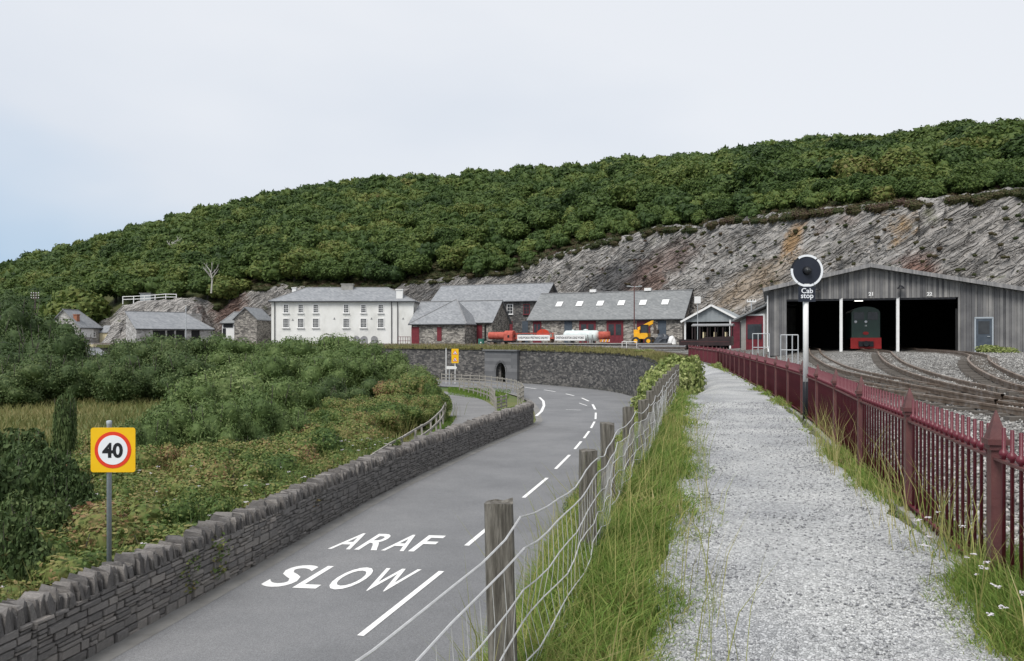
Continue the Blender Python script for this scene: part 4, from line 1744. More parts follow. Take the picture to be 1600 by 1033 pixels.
# grey-gabled open carriage shed
P0, rz, L = front(1069, 1156, 82, 80)
oz = .7
he, hr, D = CAMZ + (H0 - 502) / F * 81 - oz, CAMZ + (H0 - 478) / F * 81 - oz, 16
hs = empty('open_carriage_shed', (P0[0], P0[1], oz), rz, 'open fronted shed with grey corrugated gable over the dark carriage', 'shed')
m = MB()
N_ = 44
for k in range(N_):                         # corrugated cladding sheet in the gable
    for q in (0, 1):
        u = L * (k + q * .5) / N_
        u2 = u + L * .5 / N_
        f = lambda x: he + (hr - he) * (1 - abs(x - L / 2) / (L / 2))
        dq = -.06 * q
        m.add([(u, dq, he - .05), (u2, dq, he - .05), (u2, dq, f(u2)), (u, dq, f(u))], [(0, 1, 2, 3)])
m.build('gable_cladding', M['sheet'], hs)
m = MB()
ez = he - .08
for xe in (-.3, L + .3):
    m.extrude([(xe, -.35, ez), (xe, D, ez), (L / 2, D, hr + .02), (L / 2, -.35, hr + .02)], (0, 0, .1))
m.build('roof', M['sheet'], hs)
m = MB()
for xe in (-.3, L + .3):
    m.span((xe, -.38, ez + .02), (L / 2, -.38, hr + .06), .06, .2)
m.build('bargeboard', M['white'], hs)
m = MB()
m.box((L / 2, D, he / 2), (L, .1, he + 1))
m.box((.06, D / 2, he / 2), (.1, D - .2, he + .6))
m.box((L - .06, D / 2, he / 2), (.1, D - .2, he + .6))
m.build('wall', M['black'], hs)
u0, _ = local(hs, 1141)
m = MB()
m.box(((u0 + L) / 2, .05, he / 2 - .05), (L - u0, .08, he + .3))
m.build('red_end_panel', M['maroon'], hs)
MB().box((u0, .02, he / 2), (.16, .18, he + .3)).build('door_post', M['white'], hs)
MB().box((.1, .02, he / 2), (.16, .18, he + .3)).build('door_post', M['white'], hs)

# small mono-pitch red-doored store between the sheds
P0, rz, L = front(1158, 1203, 69, 66.5)
lt = empty('lean_to_store', (P0[0], P0[1], .7), rz, 'small lean-to store with red doors beside the timber engine shed', 'store')
h0_, h1_ = CAMZ + (H0 - 501) / F * 69 - .7, CAMZ + (H0 - 480) / F * 67 - .7
m = MB()
m.extrude([(0, 0, -.4), (L, 0, -.4), (L, 0, h1_), (0, 0, h0_)], (0, 9, 0))
m.build('wall', M['concrete'], lt)
m = MB()
m.extrude([(-.5, -.5, h0_ - .05), (L + .1, -.5, h1_ + .15), (L + .1, -.5, h1_ + .3), (-.5, -.5, h0_ + .1)], (0, 9.7, 0))
m.build('roof', M['slate_dark'], lt)
u0, za = local(lt, 1166.5, 494)
u1, _ = local(lt, 1194)
panel('door', lt, u0, u1, -.2, za, M['door_red'], .08)
dw = MB()
dw.box(((u0 + u1) / 2, -.09, za * .52), ((u1 - u0) * .8, .04, za * .45))
dw.build('window', M['glass'], lt)
dw = MB()
dw.box(((u0 + u1) / 2, -.06, za + .08), (u1 - u0 + .2, .14, .14))
dw.box((u1 + .08, -.06, za / 2), (.14, .14, za + .2))
dw.build('door_frame', M['white'], lt)

# ------------------------------------------------------------------ timber engine shed
SA = math.radians(-18)
es = empty('engine_shed', (16.8, 52.0, .8), SA, 'wide weathered timber engine shed with three open bays', 'shed')
SL, SD, PK = 19.5, 18.0, 6.0
EL, ER, PZ = 3.86, 2.55, 5.24


def roofz(u):
    return EL + (PZ - EL) * u / PK if u < PK else PZ + (ER - PZ) * (u - PK) / (SL - PK)


OPX = (1.1, 10.85)
OPH = 3.3
bm_ = MB()
u = 0.0
k = 0
while u < SL:
    wd = .135 if k % 2 else .165
    u2 = min(SL, u + wd)
    yoff = -.05 if k % 2 == 0 else .0
    zb = OPH if (OPX[0] - .05 < u < OPX[1]) else -.35
    bm_.extrude([(u + .003, yoff - .03, zb), (u2 - .003, yoff - .03, zb), (u2 - .003, yoff - .03, roofz(u2)), (u + .003, yoff - .03, roofz(u))], (0, .028, 0))
    u = u2
    k += 1
for v_ in np.arange(0, SD, .15):
    yoff = -.025 if int(v_ / .15) % 2 else 0
    bm_.box((yoff - .015, v_ + .075, (EL - .35) / 2), (.028, .14, EL + .3))
M['board_run'] = foliage('larch_boards', [(0, (.075, .075, .08)), (.35, (.14, .14, .145)), (.7, (.22, .217, .215)), (1, (.31, .3, .29))], objrand=0, transl=0.0, rough=.85, spatial=.35, sscale=1.2)
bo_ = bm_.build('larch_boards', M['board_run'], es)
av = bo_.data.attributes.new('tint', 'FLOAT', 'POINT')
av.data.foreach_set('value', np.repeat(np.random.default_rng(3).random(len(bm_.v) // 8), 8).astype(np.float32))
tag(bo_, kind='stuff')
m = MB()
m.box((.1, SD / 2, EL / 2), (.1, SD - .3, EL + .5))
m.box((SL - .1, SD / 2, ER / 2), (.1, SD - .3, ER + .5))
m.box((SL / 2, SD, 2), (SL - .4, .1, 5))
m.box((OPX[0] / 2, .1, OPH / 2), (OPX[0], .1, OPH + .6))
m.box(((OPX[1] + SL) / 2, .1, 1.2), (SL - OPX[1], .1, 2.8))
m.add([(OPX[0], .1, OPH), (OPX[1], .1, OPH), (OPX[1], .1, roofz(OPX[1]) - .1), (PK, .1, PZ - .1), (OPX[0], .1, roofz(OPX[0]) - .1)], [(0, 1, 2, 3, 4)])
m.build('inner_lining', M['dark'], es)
m = MB()
for a, b_ in ((-.4, PK), (PK, SL + .3)):
    m.extrude([(a, -.55, roofz(max(0, a)) + .02), (b_, -.55, roofz(min(SL, b_)) + .02), (b_, -.55, roofz(min(SL, b_)) + .16), (a, -.55, roofz(max(0, a)) + .16)], (0, SD + .8, 0))
rfm = m.build('roof', M['sheet'], es)
m = MB()
m.span((-.4, -.6, roofz(0) + .06), (PK, -.6, PZ + .1), .05, .24)
m.span((PK, -.6, PZ + .1), (SL + .3, -.6, roofz(SL) + .06), .05, .24)
m.build('bargeboard', M['board'], rfm)
for u in (4.35, 7.63):
    m = MB()
    m.box((u, .05, OPH / 2 - .1), (.17, .17, OPH + .25))
    m.build('door_post', M['white'], es)
m = MB()
m.box(((OPX[0] + OPX[1]) / 2, .02, OPH - .06), (OPX[1] - OPX[0], .1, .12))
m.build('lintel', M['black'], es)
for u in (2.9, 7.75):
    m = MB()
    m.span((u, -.05, 4.05), (u, -.35, 4.0), .08, .08)
    m.lathe((u, -.4, 3.85), [(.22, 0), (.2, .06), (.07, .2)], 12)
    m.build('lamp', M['black'], es)
for txt, px in (('21', 1361), ('22', 1452)):
    u, z = local(es, px, 461.5)
    me = text_mesh('bay_number', txt, .3, M['white'], .004, .012)
    o = link('bay_number', me, es, (u, -.098, z - .02))
    o.rotation_euler = (math.radians(90), 0, 0)
# side door with a glazed top
u0, za = local(es, 1524.5, 498)
u1, _ = local(es, 1549)
dr = panel('side_door', es, u0, u1, -.02, za, M['blue_door'], .1, -.0)
m = MB()
for uu in (u0 - .05, u1 + .05):
    m.box((uu, -.06, za / 2), (.08, .12, za + .1))
m.box(((u0 + u1) / 2, -.06, za + .05), (u1 - u0 + .18, .12, .09))
m.build('door_frame', M['signgrey'], dr)
m = MB()
m.box(((u0 + u1) / 2, -.1, za * .72), ((u1 - u0) * .72, .02, za * .4))
m.build('pane', M['glass'], dr)
m = MB()
m.span((u1 - .1, -.15, za * .45), (u1 - .25, -.15, za * .45), .03, .03)
m.build('handle', M['galv'], dr)
m = MB()
m.tube([(-.1, -.12, EL - .3), (-.1, -.12, .3), (-.05, -.3, -.1)], .045, 7)
m.build('downpipe', M['white'], es)
# two lit strip lamps inside
M['lamp'] = bpy.data.materials.new('lamp_tube')
M['lamp'].use_nodes = True
M['lamp'].node_tree.nodes['Principled BSDF'].inputs['Emission Color'].default_value = (1, .97, .9, 1)
M['lamp'].node_tree.nodes['Principled BSDF'].inputs['Emission Strength'].default_value = 2.0
for u, v_, z in ((5.6, 2.2, 3.25), (6.4, 1.2, 3.35)):
    m = MB()
    m.box((u, v_, z), (.5, .12, .06))
    m.build('strip_light', M['lamp'], es)

# diesel locomotive standing just inside the middle bay
lo = empty('diesel_locomotive', (es.matrix_basis @ Vector((6.02, 2.2, 0)))[:], SA, 'green diesel locomotive with red buffer beam inside the middle shed bay', 'locomotive')
W_ = 1.72
m = MB()
cab = [(-W_ / 2, 0, .75)] + [(-W_ / 2, 0, 2.45)] + [(-W_ / 2 * math.cos(a), 0, 2.45 + .42 * math.sin(a)) for a in np.linspace(.15, math.pi - .15, 9)] + [(W_ / 2, 0, 2.45), (W_ / 2, 0, .75)]
m.extrude(cab, (0, 5.2, 0))
m.build('body', M['loco_green'], lo)
m = MB()
m.box((0, -.04, .46), (1.86, .12, .72))
m.build('buffer_beam', M['loco_red'], lo)
m = MB()
m.box((0, -.16, .42), (.9, .16, .34))
m.lathe((0, -.38, .42), [(.16, 0), (.2, .05), (.07, .1), (.07, .25)], 14, 'y')
m.build('coupling', M['black'], lo)
for sx in (-1, 1):
    MB().box((sx * .42, -.03, 2.25), (.62, .05, .5)).build('cab_window', M['glass'], lo)
for x, z in ((0, 1.87), (-.62, 1.87)):
    MB().lathe((x, -.16, z), [(.075, 0), (.09, .03), (.09, .16)], 12, 'y').build('headlight', M['sign_white'], lo)
m = MB()
m.lathe((0, -.05, 1.12), [(.0, 0), (.18, 0), (.18, .05)], 20, 'y')
for v_ in range(len(m.v)):
    x, y, z = m.v[v_]
    m.v[v_] = (x, y, 1.12 + (z - 1.12) * .6)
m.build('nameplate', M['loco_red'], lo)
me = text_mesh('running_number', '18', .13, M['white'], .004, .005)
o = link('running_number', me, lo, (0, -.012, 1.57))
o.rotation_euler = (math.radians(90), 0, 0)
for y in (.9, 3.9):
    for x in (-.5, .4):
        MB().lathe((x, y, .36), [(.36, 0), (.36, .1), (.3, .12)], 16, 'x').build('wheel', M['rust_rail'], lo)


# ------------------------------------------------------------------ tracks
def track(pts, label, zo=0.0, ymax=999):
    C = resample(smooth_poly([(a, b, 0) for a, b in pts], 10), .5)
    root = empty('railway_track', (C[0].x, C[0].y, zyard(C[0].x, C[0].y)), 0, label, 'track', 'narrow gauge tracks of the yard')
    inv = -root.location
    N = normals(C)
    Z = [zyard(p.x, p.y) if p.y < 50.5 or p.x < 16 else .78 for p in C]
    for sd_ in (-1, 1):
        m = MB()
        for i in range(len(C)):
            c = C[i] + N[i] * sd_ * .31
            zz = Z[i] + zo + .085
            for a, h in ((-.033, 0), (-.033, .04), (.033, .04), (.033, 0), (.02, -.015), (.02, -.08), (-.02, -.08), (-.02, -.015)):
                m.v.append(tuple(c + N[i] * a + Vector((0, 0, zz + h)) + inv))
        for i in range(len(C) - 1):
            for k in range(8):
                k2 = (k + 1) % 8
                m.f.append((i * 8 + k, i * 8 + k2, i * 8 + 8 + k2, i * 8 + 8 + k))
        m.build('rail', M['rust_rail'], root)
    sp = resample(C, .68)
    SN = normals(sp)
    me = MB().box((0, 0, 0), (1.25, .22, .12)).mesh('sleeper', M['sleeper'])
    for p, q in zip(sp, SN):
        z = (zyard(p.x, p.y) if p.y < 50.5 or p.x < 16 else .78) + zo
        link('sleeper', me, root, Vector((p.x, p.y, z - .068 + R.uniform(-.012, .012))) + inv, math.atan2(q.y, q.x) + R.uniform(-.04, .04))
    return root


track([(6.9, 1.0), (8.0, 8), (9.0, 14.5), (10.3, 25), (12.5, 39), (14.3, 51), (15.1, 62), (14.2, 74), (11, 83.5), (5.4, 92.8), (-5.5, 103.3), (-20.5, 110.2), (-38, 113), (-60, 114)],
      'running line nearest the railing, curving left along the top of the retaining wall')
bay = lambda u, v: (es.matrix_basis @ Vector((u, v, 0)))[:2]
track([(9.4, 14.9), (10.6, 21), (12.6, 30), (15.3, 39), (17.6, 46), bay(2.75, 0), bay(2.75, 6), bay(2.75, 14)], 'track running into the left bay of the engine shed', .012)
track([(9.9, 15.5), (11.5, 21.5), (14.2, 29.3), (17.4, 37), (20.4, 43.8), bay(6.02, 0), bay(6.02, 7), bay(6.02, 14)], 'track running to the locomotive in the middle bay of the shed', .024)
track([(9.2, 9), (10.6, 15.5), (12.6, 20.6), (15.6, 26.6), (19.3, 33), (22.8, 40.5), bay(9.25, 0), bay(9.25, 7), bay(9.25, 14)], 'track curving into the right bay of the engine shed', .036)

# ------------------------------------------------------------------ maroon iron railing
rl = empty('iron_railing', (2.99, 4.92, 0), 0, 'long maroon iron railing with spiked posts along the gravel path', 'railing')
inv = -rl.location
RC = smooth_poly([(a, b, 0) for a, b in RAILING], 14)
RL_ = np.concatenate([[0], np.cumsum([(b - a).length for a, b in zip(RC[:-1], RC[1:])])])


def rp_(s):
    i = min(len(RC) - 2, max(0, int(np.searchsorted(RL_, s) - 1)))
    t = (s - RL_[i]) / (RL_[i + 1] - RL_[i])
    p = RC[i].lerp(RC[i + 1], t)
    d = (RC[i + 1] - RC[i]).normalized()
    return p, d


TOT = RL_[-1]
s0 = min(((RC[i] - Vector((2.99, 4.92, 0))).length, RL_[i]) for i in range(len(RC)))[1]
m = MB()
m.box((0, 0, .42), (.075, .075, 1.0))
m.box((0, 0, .9), (.1, .1, .03))
m.box((0, 0, .935), (.125, .125, .035))
POST = m.mesh('post', M['rail_post'])
m = MB()
m.box((0, 0, 1.04), (.105, .105, .175), 0, .06)
FIN = m.mesh('finial', M['rail_post'])
PB = MB()
PB.lathe((0, 0, 0), [(.0115, -.05), (.0115, .848), (.024, .86), (.031, .876), (.024, .892), (.0115, .905), (.0115, 1.03), (.008, 1.034)], 8)
PICK = PB.mesh('picket', M['maroon'], True)
posts = []
s = s0 - 2.3
while s < TOT:
    posts.append(s)
    s += 2.3 if s < 60 else 4.6
for s in posts:
    if s < 0:
        continue
    p, d = rp_(s)
    z = zyard(p.x, p.y)
    a = math.atan2(d.y, d.x)
    po = link('post', POST, rl, Vector((p.x, p.y, z)) + inv, a)
    link('finial', FIN, po)
pk = []
for a, b_ in zip(posts[:-1], posts[1:]):
    n = round((b_ - a) / .134)
    for k in range(1, n):
        s = a + (b_ - a) * k / n
        if s > 0:
            pk.append(s)
restm = MB()
for i, s in enumerate(pk):
    p, d = rp_(s)
    z = zyard(p.x, p.y)
    if i < 300:
        link('picket', PICK, rl, Vector((p.x, p.y, z)) + inv)
    else:
        restm.lathe(Vector((p.x, p.y, z)) + inv, [(.0115, -.05), (.0115, .845), (.03, .876), (.0115, .905), (.0115, 1.03)], 5)
if restm.v:
    tag(restm.build('far_pickets', M['maroon'], rl), kind='stuff')
for h, wd, ht in ((.835, .055, .016), (.09, .045, .014)):
    m = MB()
    for a, b_ in zip(posts[:-1], posts[1:]):
        if b_ < .2:
            continue
        pa_, _ = rp_(max(0, a))
        pb_, _ = rp_(min(TOT, b_))
        m.span(Vector((pa_.x, pa_.y, zyard(pa_.x, pa_.y) + h)) + inv, Vector((pb_.x, pb_.y, zyard(pb_.x, pb_.y) + h)) + inv, wd, ht)
    m.build('rail', M['rail_post'] if h > .5 else M['maroon'], rl)
# stone kerb under the railing
m = MB()
ks = list(np.arange(.5, TOT, 1.1))
for a in ks:
    p, d = rp_(a)
    m.box(Vector((p.x, p.y, zyard(p.x, p.y) - .03)) + inv, (1.05, .16, .12), math.atan2(d.y, d.x) + R.uniform(-.01, .01))
m.build('kerb', M['concrete'], rl)

# ------------------------------------------------------------------ post and wire fence
wf = empty('wire_fence', (-.03, 3.25, -.2), 0, 'weathered timber post and wire mesh fence beside the path', 'fence')
inv = -wf.location
FP = [(-.72, 1.0), (-.03, 3.25), (.53, 5.6), (.86, 7.1), (1.29, 8.8), (1.65, 10.0), (2.0, 11.5), (2.32, 12.8), (2.6, 14.1), (2.9, 15.3), (3.2, 16.5), (3.6, 18.2), (4.05, 20.0), (4.6, 22.3)]
FT = [.92, .9, .79, .81, .81, .8, .81, .8, .8, .8, .82, .82, .84, .84]
tops = []
for i, ((x, y), zt) in enumerate(zip(FP, FT)):
    zg = zyard(x, y)
    h = zt - zg + .25
    r_ = random.Random(i + 40)
    m = MB()
    n = 12
    wd = .062 if i != 1 else .06
    rings = 7
    for k in range(rings):
        zz = -.25 + h * k / (rings - 1)
        for q in range(n):
            a = 2 * math.pi * q / n + math.pi / 4
            sq = min(1 / max(abs(math.cos(a)), 1e-3), 1 / max(abs(math.sin(a)), 1e-3))
            rr = wd * (1 + (sq - 1) * .62) * (1 + r_.uniform(-.045, .045))
            m.v.append((rr * math.cos(a), rr * math.sin(a), zz + (r_.uniform(-.012, .012) if k == rings - 1 else 0)))
    for k in range(rings - 1):
        for q in range(n):
            q2 = (q + 1) % n
            m.f.append((k * n + q, k * n + q2, k * n + n + q2, k * n + n + q))
    m.f.append(tuple((rings - 1) * n + q for q in range(n)))
    o = m.build('post', M['wood'], wf)
    o.location = Vector((x, y, zg)) + inv
    o.rotation_euler = (r_.uniform(-.03, .03), r_.uniform(-.03, .03), r_.uniform(-.1, .1))
    tops.append((Vector((x + .07, y - .02, zg)), zt - zg))


def wire_pts(h, sag, wob):
    pts = []
    for i in range(len(tops) - 1):
        (a, ha), (b_, hb) = tops[i], tops[i + 1]
        za, zb = a.z + ha * h, b_.z + hb * h
        n = 9
        for k in range(n):
            t = k / n
            p = a.lerp(b_, t)
            pts.append(Vector((p.x + wob * noise.noise(Vector((i + t * 3, h * 9, 0))), p.y, za + (zb - za) * t - sag * 4 * t * (1 - t) + wob * noise.noise(Vector((h * 5, i + t * 3.5, 2))))) + inv)
    return pts


WH = [.93, .8, .62, .45, .28, .12]
WP = [wire_pts(h, .05 if k < 2 else .06, .02 + .012 * k) for k, h in enumerate(WH)]
for k, P in enumerate(WP):
    m = MB()
    m.tube(P, .0042 if k < 2 else .0034, 5)
    m.build('wire', M['wire'], wf)
stays = MB()
top_, bot_ = WP[1], WP[-1]
for i in range(0, len(top_) - 1):
    for q in (0, .5):
        if i > 9 * 9:
            continue
        pts = [P[i].lerp(P[i + 1], q) for P in WP[1:]]
        stays.tube(pts, .0016, 4)
stays.build('stay_wires', M['wire'], wf)

# ------------------------------------------------------------------ road signs
sg = empty('speed_sign', (-7.62, 15.0, -3.78), 0, 'yellow backed 40 speed limit sign on grey post behind the stone wall', 'sign')
m = MB()
m.lathe((0, .06, 0), [(.044, 0), (.044, 3.72), (.05, 3.73), (.05, 3.79), (.03, 3.8)], 14)
m.build('post', M['signgrey'], sg, True)
zc = CAMZ - (703 - H0) / F * 15 + 3.78
cxs = (177 - 800) / F * 15 + 7.62


def rrect(w_, h, r, n=5):
    pts = []
    for sx, sz, a0 in ((1, 1, 0), (-1, 1, 90), (-1, -1, 180), (1, -1, 270)):
        for k in range(n):
            a = math.radians(a0 + 90 * k / (n - 1))
            pts.append((sx * (w_ / 2 - r) + r * math.cos(a), sz * (h / 2 - r) + r * math.sin(a)))
    return pts


m = MB()
m.extrude([(cxs + x, .0, zc + z) for x, z in rrect(.84, .84, .05)], (0, -.012, 0))
pl = m.build('plate', M['sign_yellow'], sg)
for r0, mm, yy in ((.345, 'sign_red', -.0125), (.277, 'sign_white', -.0165)):
    m = MB()
    m.extrude([(cxs + r0 * math.cos(a), yy, zc + r0 * math.sin(a)) for a in np.linspace(0, 2 * math.pi, 49)[:-1]], (0, -.004, 0))
    m.build('roundel' if mm == 'sign_red' else 'roundel_face', M[mm], pl)
me = text_mesh('numerals', '40', .37, M['black'], .002, .013, 1.02)
o = link('numerals', me, pl, (cxs, -.0225, zc - .132))
o.rotation_euler = (math.radians(90), 0, 0)
m = MB()
for zz in (-.28, .28):
    m.box((0, .03, zc + zz), (.5, .03, .06))
m.build('bracket', M['galv'], sg)

ws = at(711, 598, 92)
wsz = ROAD_Z - .05
wg = empty('warning_sign', (ws.x, ws.y, wsz), 0, 'tall yellow sign with two warning triangles on a pale post at the bend', 'sign')
m = MB()
m.tube([(0, .05, 0), (0, .05, CAMZ - (545 - H0) / F * 92 - wsz)], .05, 8)
m.build('post', M['white'], wg)
zt, zb = CAMZ - (545 - H0) / F * 92 - wsz, CAMZ - (567.5 - H0) / F * 92 - wsz
m = MB()
m.extrude([(x, 0, (zt + zb) / 2 + z) for x, z in rrect(.82, zt - zb, .05)], (0, -.02, 0))
pl = m.build('plate', M['sign_yellow'], wg)
for k, zc_ in enumerate((zb + (zt - zb) * .72, zb + (zt - zb) * .24)):
    for sc_, mm, yy in ((.36, 'sign_red', -.021), (.25, 'sign_white', -.026)):
        m = MB()
        m.extrude([(sc_ * math.cos(a), yy, zc_ - .03 + sc_ * math.sin(a)) for a in (math.pi / 2, math.pi * 7 / 6, math.pi * 11 / 6)], (0, -.004, 0))
        m.build('triangle', M[mm], pl)
    m = MB()
    m.box((-.03, -.033, zc_ - .04), (.09 if k else .05, .006, .16))
    m.box((.04, -.033, zc_ - .09), (.08, .006, .06))
    m.build('symbol', M['black'], pl)
wp2 = at(697, 600, 92)
ps = empty('marker_post', (wp2.x, wp2.y, wsz), 0, 'thin plain white post beside the yellow warning sign', 'post')
m = MB()
m.tube([(0, 0, 0), (0, 0, CAMZ - (545 - H0) / F * 92 - wsz)], .055, 8)
m.build('shaft', M['white'], ps)
m = MB()
m.lathe((0, 0, CAMZ - (545 - H0) / F * 92 - wsz), [(.07, 0), (.07, .04), (.02, .07)], 8)
m.build('cap', M['galv'], ps)
dp = at(705.5, 602, 90)
ds = empty('finger_sign', (dp.x, dp.y, wsz), 0, 'small white finger sign on a short grey post below the warning sign', 'sign')
m = MB()
m.tube([(-.25, .05, 0), (-.25, .05, CAMZ - (572 - H0) / F * 90 - wsz)], .045, 8)
m.build('post', M['galv'], ds)
zc_ = CAMZ - (574.5 - H0) / F * 90 - wsz
m = MB()
m.extrude([(-.55, 0, zc_ - .17), (.5, 0, zc_ - .17), (.62, 0, zc_), (.5, 0, zc_ + .17), (-.55, 0, zc_ + .17)], (0, -.03, 0))
m.build('plate', M['white'], ds)

# ------------------------------------------------------------------ cab stop signal
cx_, cy_ = 5.63, 15.26
cs = empty('cab_stop_signal', (cx_, cy_, 0), 0, 'white and black signal post with black disc and Cab stop plate', 'signal')
zz = lambda py: CAMZ - (py - H0) / F * cy_
m = MB()
m.lathe((0, 0, 0), [(.056, -.1), (.056, zz(597)), (.05, zz(596.5))], 16)
m.build('post_base', M['black'], cs, True)
m = MB()
m.lathe((0, 0, 0), [(.05, zz(596.4)), (.05, zz(447))], 16)
m.build('post', M['white'], cs, True)
dz, dr_ = zz(423.5), .272
m = MB()
m.extrude([(dr_ * math.cos(a), -.06, dz + dr_ * math.sin(a)) for a in np.linspace(0, 2 * math.pi, 49)[:-1]], (0, .03, 0))
dk = m.build('disc', M['navy'], cs)
for a0, a1 in ((-62, 46), (52, 124), (172, 232), (234, 296)):
    m = MB()
    n = 14
    an_ = [math.radians(a0 + (a1 - a0) * k / n) for k in range(n + 1)]
    poly = [((dr_ + .036) * math.cos(a), -.07, dz + (dr_ + .036) * math.sin(a)) for a in an_] + [((dr_ - .004) * math.cos(a), -.07, dz + (dr_ - .004) * math.sin(a)) for a in an_[::-1]]
    m.extrude(poly, (0, .02, 0))
    m.build('reflective_rim', M['sign_white'], dk)
m = MB()
m.extrude([((dr_ + .03) * math.cos(a), -.045, dz + (dr_ + .03) * math.sin(a)) for a in np.linspace(0, 2 * math.pi, 49)[:-1]], (0, .01, 0))
m.build('back_plate', M['black'], dk)
m = MB()
m.lathe((.0, -.2, dz), [(.06, .05), (.085, .14), (.07, .14), (.05, .07), (.03, .1)], 20, 'y')
m.build('lamp_hood', M['black'], dk, True)
m = MB()
m.lathe((0.0, -.16, dz), [(.0, 0), (.03, .004), (.042, .02)], 14, 'y')
m.build('lens', M['glass'], dk, True)
m = MB()
m.box((0, -.05, zz(446)), (.1, .03, .05))
m.build('clip', M['white'], cs)
pw, pz0, pz1 = .325, zz(471.8), zz(448.2)
m = MB()
m.box((0, -.06, (pz0 + pz1) / 2), (pw, .02, pz1 - pz0))
pl = m.build('plate', M['navy'], cs)
for txt, zq in (('Cab', pz1 - .125), ('stop', pz0 + .07)):
    me = text_mesh('lettering', txt, .138, M['sign_white'], .002, .002)
    o = link('lettering', me, pl, (0, -.073, zq))
    o.rotation_euler = (math.radians(90), 0, 0)


# ------------------------------------------------------------------ timber fences by the bend
def post_rail(name, label, pts, h, spacing, rails, m_, zfun, pw=.1, rw_=.035, rh=.1, cat='fence', jitter=.03):
    C = [Vector((a, b, 0)) for a, b in pts]
    root = empty(name, (C[0].x, C[0].y, zfun(C[0])), 0, label, cat)
    inv = -root.location
    P = resample(C, spacing)
    me = MB().box((0, 0, (h - .3) / 2), (pw, pw, h + .3)).mesh('post', m_)
    for p in P:
        o = link('post', me, root, Vector((p.x, p.y, zfun(p))) + inv, R.uniform(0, .3))
        o.rotation_euler = (R.uniform(-jitter, jitter), R.uniform(-jitter, jitter), 0)
    for f in rails:
        for a, b in zip(P[:-1], P[1:]):
            mm = MB()
            mm.span(Vector((a.x, a.y, zfun(a) + h * f + R.uniform(-.015, .015))) + inv, Vector((b.x, b.y, zfun(b) + h * f + R.uniform(-.015, .015))) + inv, rw_, rh)
            mm.build('rail', m_, root)
    return root


zr = lambda p: ROAD_Z
fpts = [gp(*q) for q in ((690, 600), (720, 601.5), (750, 603.5), (780, 607.5), (803, 612.5), (815, 619), (818, 625), (808, 632))]
post_rail('bend_fence', 'grey post and rail fence curving round the inside of the bend', [tuple(q) for q in fpts], 1.25, 1.55, (.9, .6, .3), M['rail_wood'], zr)
fpts = [gp(*q) for q in ((718, 610), (745, 616), (765, 624), (772, 632), (773, 640))]
post_rail('lane_fence', 'grey post and rail fence on the grass between lane and road', [tuple(q) for q in fpts], 1.2, 1.6, (.88, .55, .25), M['rail_wood'], zr)
fpts = [gp(*q) for q in ((775, 641), (793, 636))]
post_rail('steps_rail', 'low timber barrier of stacked boards beside the lane fence', [tuple(q) for q in fpts], 1.0, 1.3, (.9, .65, .4, .15), M['rail_wood'], zr, .12)
fpts = [gp(*q) for q in ((560, 775), (600, 742), (640, 714), (672, 691), (690, 670), (697, 652))]
post_rail('leaning_fence', 'old leaning post and rail fence swallowed by brambles beside the lane', [tuple(q) for q in fpts], 1.1, 2.4, (.96, .55), M['rail_wood'], zr, .09, .06, .09, jitter=.1)
# white railing and hut on the hillside above the long shed
fpts = [at(q[0], q[1], 156) for q in ((192, 473), (222, 472), (258, 469), (291, 469.5))]
zt_ = {}
hz_ = lambda p: float(np.interp(p.x, [q.x for q in fpts], [q.z for q in fpts]))
post_rail('hill_railing', 'white post and rail fence on the rocky knoll above the long shed', [(q.x, q.y) for q in fpts], 1.25, 2.1, (.95, .5), M['white'], hz_, .13, .05, .14)
hb = at(230, 470, 160)
hh = empty('knoll_hut', hb, 0, 'tiny grey flat roofed hut behind the white hillside railing', 'hut')
MB().box((0, 0, .3), (2.1, 1.6, 2.2)).build('wall', M['sheet'], hh)
MB().box((0, 0, 1.46), (2.4, 1.9, .12)).build('roof', M['lead'], hh)
kn = MB()
for k in range(26):
    for j in range(9):
        p = at(178 + k * 6.2, 0, 152)
        zz_ = np.interp(178 + k * 6.2, [178, 192, 222, 291, 315, 333], [.6, 7.8, 8.7, 9.2, 7.8, .6])
        t = j / 8
        kn.v.append((p.x + R.uniform(-.4, .4), 146 + 6 * t + R.uniform(-.5, .5) + 8 * max(0, t - .85), .5 + (zz_ - .5) * min(1, t * 1.25) + R.uniform(-.2, .2)))
for k in range(25):
    for j in range(8):
        kn.f.append((k * 9 + j, k * 9 + 9 + j, k * 9 + 10 + j, k * 9 + j + 1))
tag(kn.build('rocky_knoll', M['cliff']), kind='structure')


# ------------------------------------------------------------------ galvanised handrails outside the shed
def handrail(px0, px1, Y, pyt, label):
    a, b = at(px0, 0, Y), at(px1, 0, Y - .4)
    z = zyard(a.x, a.y) if a.x < 16 else .75
    root = empty('handrail', (a.x, a.y, z), 0, label, 'handrail')
    h = CAMZ - (pyt - H0) / F * Y - z
    d = Vector((b.x - a.x, b.y - a.y, 0))
    for k in range(4):
        m = MB()
        m.tube([d * (k / 3), d * (k / 3) + Vector((0, 0, h))], .028, 7)
        m.build('upright', M['galv'], root)
    for f in (1, .52):
        m = MB()
        m.tube([Vector((0, 0, h * f)), d + Vector((0, 0, h * f))], .026, 7)
        m.build('rail', M['galv'], root)


handrail(1176, 1202, 48, 521.5, 'galvanised tubular handrail left of the engine shed corner')
handrail(1220, 1247, 40, 523.5, 'galvanised tubular handrail in front of the left shed bay')


